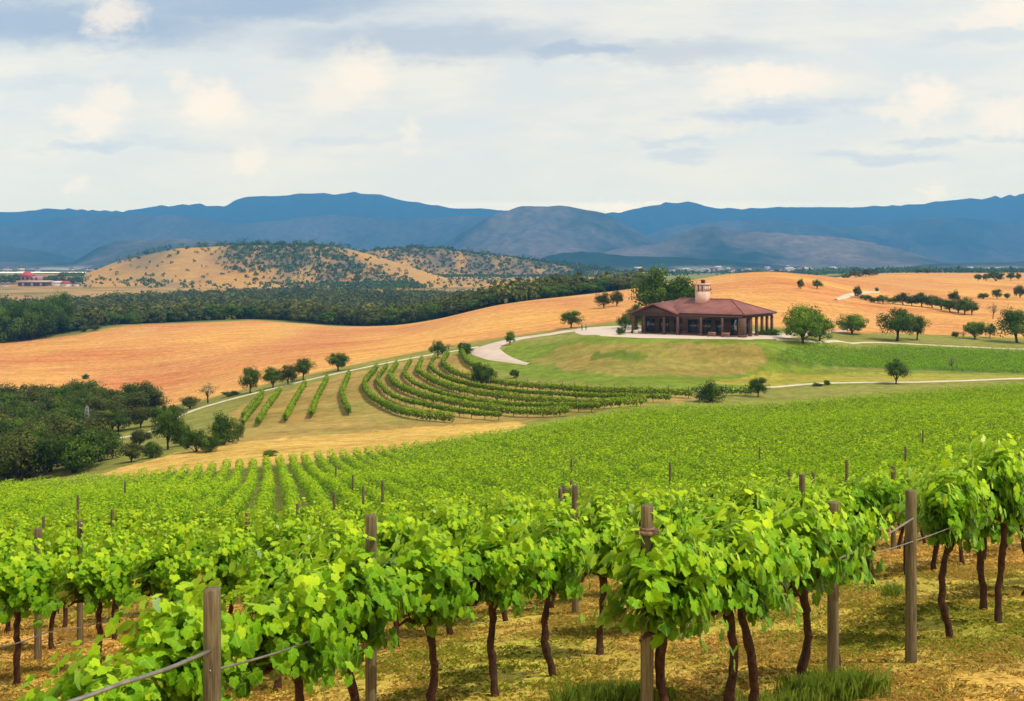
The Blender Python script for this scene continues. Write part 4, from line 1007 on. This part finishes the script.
# ------------------------------------------------------------------ the house
def house():
    ang = math.atan2(-16, 22.1); X0, Y0, Z0 = 26.9, 268., -15.35
    root = empty('ranch_house', (X0, Y0, Z0), ang)
    tag(root, 'long low ranch house with a maroon roof, open porch and pale chimney tower', 'house')
    roofm = simple('roof_maroon', (.215, .062, .052), .55, .3, .35, .03, (.28, .095, .075), spec=.4)
    m, t, b, o = newmat('roof_seams')
    tc = t.n('ShaderNodeTexCoord'); wv = t.n('ShaderNodeTexWave', {'Vector': tc.outputs['Object'], 'Scale': 1.6, 'Distortion': .3})
    t.put(b.inputs['Base Color'], t.mix(t.ramp(t.noise(tc.outputs['Object'], .5, 4), .3, .7), (.19, .052, .040), (.28, .092, .068)))
    b.inputs['Roughness'].default_value = .6
    bp = t.n('ShaderNodeBump', {'Strength': .7, 'Distance': .08, 'Height': wv.outputs[0]}); t.put(b.inputs['Normal'], bp.outputs[0]); roofm = m
    timber = simple('dark_timber', (.075, .035, .025), .7, .4, 2, .01); wallm = simple('stone_wall', (.085, .045, .034), .85, .35, 1.2, .03)
    column = simple('column_timber', (.13, .065, .05), .8, .3, 2); pink = simple('pale_render', (.66, .42, .37), .85, .12, 1.)
    m, t, b, o = newmat('window_glass'); t.put(b.inputs['Base Color'], (.02, .025, .03)); b.inputs['Roughness'].default_value = .08; b.inputs['Metallic'].default_value = .0; glass = m
    curtain = simple('curtain', (.40, .36, .32), .9, .2, 2)
    W, D, EH = 27.3, 16.0, 4.9; rz = 2.9
    # terrace
    b = MB(); b.box(-1.5, W + 2.5, -3.2, D + 1.5, -1.2, .12); link('terrace', b.mesh('terrace', [M['pave']]), root)
    b = MB(); b.box(8, 15, -6.0, -3.22, -1.4, -.02); b.box(9, 14, -7.6, -6.02, -1.6, -.18); link('step', b.mesh('step', [M['pave']]), root)
    # main roof (hip), thickness through a soffit box
    def slab(V, faces, nm, mat, th=.28):
        V = np.array(V, float); Vb = V.copy(); Vb[:, 2] -= th; b = MB(); n = len(V)
        q = [f for f in faces if len(f) == 4] + [tuple(i + n for i in f[::-1]) for f in faces if len(f) == 4]
        tr = [f for f in faces if len(f) == 3] + [tuple(i + n for i in f[::-1]) for f in faces if len(f) == 3]
        ed = {}
        for f in faces:
            for i in range(len(f)):
                e = (f[i], f[(i+1) % len(f)]); ed[e] = 1
        for (a, c_) in list(ed):
            if (c_, a) not in ed: q.append((a, a + n, c_ + n, c_))
        b.add(np.r_[V, Vb], q, tr); return link(nm, b.mesh(nm, [mat]), root)
    slab([(4, -.2, EH), (W, -.2, EH), (W, D, EH), (0, D, EH), (7.5, D/2, EH + rz), (W - 7, D/2, EH + rz), (0, 6, EH)],
         [(0, 1, 5, 4), (1, 2, 5), (2, 3, 4, 5), (3, 6, 4), (6, 0, 4)], 'roof', roofm)
    b = MB(); b.tube([(7.5, D/2, EH + rz + .04), (W - 7, D/2, EH + rz + .04)], [.16, .16], 8); b.tube([(W - 7, D/2, EH + rz + .04), (W, -.2, EH + .05)], [.13, .13], 8); b.tube([(W - 7, D/2, EH + rz + .04), (W, D, EH + .05)], [.13, .13], 8)
    link('ridge_cap', b.mesh('ridge_cap', [simple('ridge_tile', (.30, .11, .10), .7, .2, 2)]), root)
    b = MB(); b.tube([(11.9, -.30, EH - .06), (W + .08, -.30, EH - .06), (W + .10, D, EH - .06)], [.10, .10, .10], 8); link('gutter', b.mesh('gutter', [timber]), root)
    # front gable wing at the left, ridge running back into the hip
    gx0, gx1, ga = -.3, 11.7, 5.7
    slab([(gx0, -1.2, EH - .05), (ga, -1.2, EH + 2.0), (ga + .6, 7, EH + 2.55), (gx0, 8, EH - .05)], [(0, 1, 2, 3)], 'gable_roof', roofm, .25)
    slab([(ga, -1.2, EH + 2.0), (gx1, -1.2, EH - .05), (gx1, 5.0, EH + .1), (ga + .6, 7, EH + 2.55)], [(0, 1, 2, 3)], 'gable_roof', roofm, .25)
    b = MB(); y_ = -.55; V = [(gx0 + .6, y_, EH - .25), (gx1 - .6, y_, EH - .25), (ga, y_, EH + 1.65), (gx0 + .6, y_ + .2, EH - .25), (gx1 - .6, y_ + .2, EH - .25), (ga, y_ + .2, EH + 1.65)]
    b.add(V, [(0, 3, 4, 1), (1, 4, 5, 2), (2, 5, 3, 0)], [(0, 1, 2), (5, 4, 3)]); link('gable', b.mesh('gable', [timber]), root)
    # beams
    b = MB(); b.box(gx0 + .5, W - .6, -.52, -.2, EH - .75, EH - .32); b.box(W - .9, W - .6, -.18, D - .6, EH - .75, EH - .32); link('beam', b.mesh('beam', [timber]), root)
    # columns
    for x, wd in [(.5, .8), (3.2, .5), (8.2, .5), (11.6, .6), (17.2, .5), (22.2, .5), (W - .75, 1.3)]:
        b = MB(); b.box(x - wd/2, x + wd/2, -.60, -.60 + wd, .12, EH - .76); b.box(x - wd/2 - .12, x + wd/2 + .12, -.72, -.48 + wd, .12, .62)
        link('column', b.mesh('column', [column]), root)
    for y in (4, 7.2, 10, 12.6, 15.2):
        b = MB(); b.box(W - 1.0, W - .5, y - .25, y + .25, .12, EH - .76); b.box(W - 1.1, W - .4, y - .35, y + .35, .12, .6); link('column', b.mesh('column', [column]), root)
    # body walls behind the porch
    wy = 2.6; b = MB(); b.box(.8, W - 5.2, wy, D - 1.2, .12, EH - .3); link('wall', b.mesh('wall', [wallm]), root)
    for x0, x1 in [(1.6, 4.4), (5.2, 8.0), (9.0, 11.0), (12.4, 15.0), (15.6, 18.2), (19.0, 21.4)]:
        b = MB()
        b.box(x0, x1, wy - .10, wy - .004, .45, .57); b.box(x0, x1, wy - .10, wy - .004, 3.45, 3.6)
        for xx in (x0, (x0 + x1)/2 - .05, x1 - .1): b.box(xx, xx + .1, wy - .095, wy - .004, .57, 3.45)
        wf = link('window', b.mesh('window', [column]), root)
        b = MB(); b.box(x0 + .1, x1 - .1, wy - .05, wy - .006, .57, 3.45); link('pane', b.mesh('pane', [glass]), wf)
    b = MB()
    for y0, y1_ in [(4, 6.5), (7.5, 10.5), (11.5, 13.8)]: b.box(W - 5.19, W - 5.10, y0, y1_, .4, 3.5)
    link('window', b.mesh('window', [glass]), root)
    # chimney tower with open belfry
    tx, ty, tw = 12.7, 5.6, 2.4; z0 = EH + 1.3
    b = MB(); b.box(tx, tx + tw, ty, ty + tw, z0, z0 + 3.3); twr = link('chimney', b.mesh('chimney', [pink]), root)
    b = MB()
    for dx in (0, tw/2 - .28, tw - .56):
        for dy in (0, tw - .56): b.box(tx + dx, tx + dx + .56, ty + dy, ty + dy + .56, z0 + 3.302, z0 + 4.7)
    for dy in (tw/2 - .28,):
        for dx in (0, tw - .56): b.box(tx + dx, tx + dx + .56, ty + dy, ty + dy + .56, z0 + 3.302, z0 + 4.7)
    b.box(tx - .15, tx + tw + .15, ty - .15, ty + tw + .15, z0 + 4.702, z0 + 5.1); link('belfry', b.mesh('belfry', [pink]), twr)
    b = MB(); b.box(tx + .6, tx + tw - .6, ty + .6, ty + tw - .6, z0 + 3.302, z0 + 4.70); link('flue', b.mesh('flue', [simple('brick_red', (.30, .10, .07), .9, .3, 3)]), twr)
    b = MB(); b.tube([(tx + 1.2, ty + 1.4, z0 + 5.1), (tx + 1.2, ty + 1.4, z0 + 5.6)], [.5, .4], 10); b.tube([(tx + 1.2, ty + 1.4, z0 + 5.6), (tx + 1.2, ty + 1.4, z0 + 5.9)], [.7, .3], 10); link('chimney_cap', b.mesh('chimney_cap', [timber]), twr)
    return root, (X0, Y0, Z0, ang)
hr, (X0, Y0, Z0, ang) = house()
def hloc(x, y, z): return (X0 + x * math.cos(ang) - y * math.sin(ang), Y0 + x * math.sin(ang) + y * math.cos(ang), Z0 + z)
# forecourt
wp = wpoly([(572,329.5),(590,327.5),(632,326),(700,330),(775,334),(800,337),(775,339.5),(700,339),(640,338),(600,336),(575,333)], 150)
def patch(name, poly, mat, lift):
    P_ = np.array(poly); c_ = P_.mean(0); n = len(P_); rings = 14; V = []
    for r in range(rings + 1):
        q = c_ + (P_ - c_) * (r / rings); V.append(np.c_[q, zfun(q[:, 0], q[:, 1]) + lift - (.3 if r == rings else 0)])
    V = np.concatenate(V); ii = np.arange((rings + 1) * n).reshape(rings + 1, n)
    q = np.stack([ii[:-1], np.roll(ii[:-1], -1, 1), np.roll(ii[1:], -1, 1), ii[1:]], -1).reshape(-1, 4)
    return tag(link(name, mesh(name, V, q, [mat], smooth=True)), kind='structure')
def dens(poly, k=8):
    o_ = []
    for i in range(len(poly)):
        a, b_ = np.array(poly[i]), np.array(poly[(i+1) % len(poly)])
        for f in range(k): o_.append(tuple(a + (b_ - a) * f / k))
    return o_
patch('forecourt', dens(wp), M['pave'], .25)
# porch furniture: bench and pale barrel
def bench(x, y, label):
    l = hloc(x, y, .12); o = empty('bench', l, ang); tag(o, label, 'bench', 'benches on the porch'); wd_ = simple('bench_wood', (.35, .17, .13), .8)
    b = MB(); b.box(-.9, .9, -.25, .25, .42, .5); link('seat', b.mesh('seat', [wd_]), o)
    b = MB(); b.box(-.9, .9, .22, .28, .55, 1.0); link('backrest', b.mesh('backrest', [wd_]), o)
    for sx in (-.8, .74):
        b = MB(); b.box(sx, sx + .06, -.22, .28, 0, .419); link('leg', b.mesh('leg', [wd_]), o)
bench(20.4, -1.9, 'small pinkish bench on the porch at the right end of the front')
bench(23.6, -1.9, 'pinkish bench against the corner pier of the porch')
def planter(x, y, label):
    l = hloc(x, y, .12); o = empty('planter', l); tag(o, label, 'planter')
    b = MB(); b.tube([(0, 0, 0), (0, 0, .3), (0, 0, .9)], [.42, .62, .55], 14); link('pot', b.mesh('pot', [simple('pot_stone', (.6, .52, .45), .8)]), o)
    tk, lm, cm = lib('bush')[0]; c_ = link('plant', cm, o); c_.scale = (.14, .14, .16); c_.location = (0, 0, .75)
planter(1.8, -1.6, 'big pale stone pot with a plant beside the left porch pier')
for i, (px_, py_, w_, h_, lb) in enumerate([(621,333,10,10,'clipped green shrub at the left corner of the porch'), (763,338,14,8,'dark low shrub at the right side of the porch'), (774,338,18,9,'dark low shrub right of the porch, nearest the bright tree')]):
    tree_px(px_, py_, w_, h_, 'bush', lb, 'bush', Y_=262 - i)

# ------------------------------------------------------------------ people on the forecourt
def person(px_, py_, label, top, leg, stride, face):
    x, y = hit(px_, py_, 150); z = float(zfun(x, y)) + .25
    sk = [(0,0,.98),(0,0,1.22),(0,0,1.42),(0,.01,1.53),(0,.03,1.66),(0,.02,1.78)]; rad = [.15,.13,.17,.06,.10,.07]; ed = [(0,1),(1,2),(2,3),(3,4),(4,5)]
    for s in (-1, 1):
        i = len(sk); sk += [(s*.2,0,1.42),(s*.26,.02,1.15),(s*.25,.12,.92),(s*.25,.15,.84)]; rad += [.065,.05,.038,.03]; ed += [(2,i),(i,i+1),(i+1,i+2),(i+2,i+3)]
        i = len(sk); sk += [(s*.10,s*stride*.3,.85),(s*.11,s*stride*.6,.48),(s*.11,s*stride,.08),(s*.12,s*stride+.14,.03)]; rad += [.095,.065,.045,.035]; ed += [(0,i),(i,i+1),(i+1,i+2),(i+2,i+3)]
    me = bpy.data.meshes.new('person'); me.from_pydata(sk, ed, []); o = bpy.data.objects.new('person', me); C.objects.link(o)
    md_ = o.modifiers.new('skin', 'SKIN')
    for i, r in enumerate(rad): me.skin_vertices[0].data[i].radius = (r, r)
    me.skin_vertices[0].data[0].use_root = True
    o.modifiers.new('sub', 'SUBSURF').levels = 1; o.modifiers['sub'].render_levels = 1
    m, t, b, _ = newmat('person_clothes'); tc = t.n('ShaderNodeTexCoord'); sp = t.n('ShaderNodeSeparateXYZ', {0: tc.outputs['Object']})
    cc = t.mix(t.math('GREATER_THAN', sp.outputs[2], .95), leg, top); cc = t.mix(t.math('GREATER_THAN', sp.outputs[2], 1.5), cc, (.45, .27, .2)); cc = t.mix(t.math('GREATER_THAN', sp.outputs[2], 1.76), cc, (.03, .02, .015))
    t.put(b.inputs['Base Color'], cc); b.inputs['Roughness'].default_value = .8; me.materials.append(m)
    o.location = (x, y, z); o.rotation_euler[2] = face
    tag(o, label, 'person', 'two people on the forecourt')
try:
    person(582, 331.5, 'person in dark clothes walking, left of the two on the pale forecourt', (.05, .06, .09), (.04, .04, .05), .16, 1.2)
    person(586, 331.3, 'person in a lighter top, right of the two on the pale forecourt', (.35, .35, .4), (.05, .06, .1), .05, -.6)
except Exception as e: print('person', e)

# ------------------------------------------------------------------ lattice mast beside the track
def mast():
    x, y = hit(87, 437, 150); z = float(zfun(x, y)); h = 31 * y / F; wdt = .75
    st = simple('galvanised', (.22, .22, .21), .5, .2, 5, metal=.4); o = empty('lattice_mast', (x, y, z)); tag(o, 'thin grey lattice mast beside the track in front of the wood at left', 'mast')
    for sx in (-1, 1):
        for sy in (-1, 1):
            b = MB(); b.tube([(sx*wdt, sy*wdt, -.2), (sx*.15, sy*.15, h)], [.07, .05], 5); link('leg', b.mesh('leg', [st]), o)
    b = MB(); n = 9
    for i in range(n):
        z0, z1 = h*i/n, h*(i+1)/n; w0 = wdt + (.15 - wdt)*i/n; w1 = wdt + (.15 - wdt)*(i+1)/n
        for sx, sy, tx_, ty_ in ((-1,-1,1,-1),(1,-1,1,1),(1,1,-1,1),(-1,1,-1,-1)):
            b.tube([(sx*w0, sy*w0, z0), (tx_*w1, ty_*w1, z1)], [.03, .03], 4)
    link('bracing', b.mesh('bracing', [st]), o)
mast()

# ------------------------------------------------------------------ far buildings
wh = simple('far_wall', (.62, .52, .47), .9, .15, .2); redr = simple('far_red_roof', (.50, .06, .07), .7, .2, .2); brown = simple('far_brown', (.22, .12, .11), .9, .3, .2); dg = simple('far_glass', (.04, .04, .05), .3)
def lodge():
    x, y = at(34, 1620); z = float(zfun(x, y)); o = empty('lodge', (x, y, z)); tag(o, 'large lodge with a bright red upper roof on the plain at far left', 'building')
    b = MB(); b.box(-18, 20, -9, 9, -3, 5); link('wall', b.mesh('wall', [brown]), o)
    b = MB(); b.box(-20, 22, -11, 11, 5.02, 7.2); link('roof', b.mesh('roof', [wh]), o)
    b = MB(); b.box(-16, 10, -6, 6, 7.22, 13); link('upper_wall', b.mesh('upper_wall', [simple('far_pink', (.45, .22, .22), .9)]), o)
    b = MB(); V = [(-18,-8,13.02),(0,-8,13.02),(0,8,13.02),(-18,8,13.02),(-13,0,19),(-5,0,19)]; b.add(V, [(0,1,5,4),(2,3,4,5),(3,2,1,0)], [(1,2,5),(3,0,4)]); link('red_roof', b.mesh('red_roof', [redr]), o)
    for k in range(9):
        b = MB(); b.box(-16.5 + k*4, -14 + k*4, -9.2, -9.02, .5, 4); link('window', b.mesh('window', [wh if k % 3 == 1 else dg]), o)
    for k in range(4):
        b = MB(); b.box(-14 + k*6, -11 + k*6, -6.2, -6.02, 8.5, 11.5); link('window', b.mesh('window', [dg]), o)
lodge()
def small_house(x, y, z, w_, rz, label, group=None, me=None):
    o = empty('farmhouse', (x, y, z), rz); tag(o, label, 'house', group); o.scale = (w_ / 10,) * 3
    link('wall', me[0], o); link('roof', me[1], o); return o
def hm(wm, rm):
    b = MB(); b.box(-5, 5, -3.5, 3.5, -2, 3.4); a = b.mesh('wall', [wm])
    b = MB(); b.add([(-5.5,-4,3.42),(5.5,-4,3.42),(5.5,4,3.42),(-5.5,4,3.42),(-5.5,0,5.8),(5.5,0,5.8)], [(0,1,5,4),(2,3,4,5),(3,2,1,0)], [(1,2,5),(3,0,4)]); return a, b.mesh('roof', [rm])
HMs = [hm(wh, brown), hm(wh, wh), hm(simple('far_cream', (.7, .6, .45), .9), redr)]
for i, (px_, Y_, w_, lb) in enumerate([(5, 1600, 9, 'low pale shed left of the red roofed lodge'), (57, 1610, 12, 'first pale farmhouse right of the red roofed lodge'), (66, 1590, 13, 'second pale farmhouse right of the red roofed lodge'), (76, 1600, 10, 'third small pale house right of the lodge, below the dry hill')]):
    x, y = at(px_, Y_); small_house(x, y, float(zfun(x, y)), w_, i * .7, lb, None, HMs[i % 3])
for i, px_ in enumerate([1, 6, 13, 19, 45, 51, 54, 61, 70, 74, 79, 11]):
    tree_px(px_, 0, rt.uniform(9, 13), rt.uniform(8, 12), 'wood', f'{ORD[i]} of the dark trees standing round the red roofed lodge' if 0 else 'dark tree standing close round the red roofed lodge at far left', 'tree', Y_=1640 + (i % 4) * 14, group='trees round the lodge')
rh = np.random.default_rng(17)
for i in range(150):
    px_ = rh.uniform(600, 1080) if i % 4 else rh.uniform(0, 560); Y_ = rh.uniform(3000, 4600); z, _b = mzfun(np.array([px_]), np.array([Y_]))
    if z[0] > -14: continue
    x, y = at(px_, Y_); small_house(x, y, float(z[0]), rh.uniform(10, 24), rh.uniform(0, 3), 'tiny pale building among the scattered village on the distant plain', 'village houses on the distant plain', HMs[i % 2])
print('objects', len(bpy.data.objects))
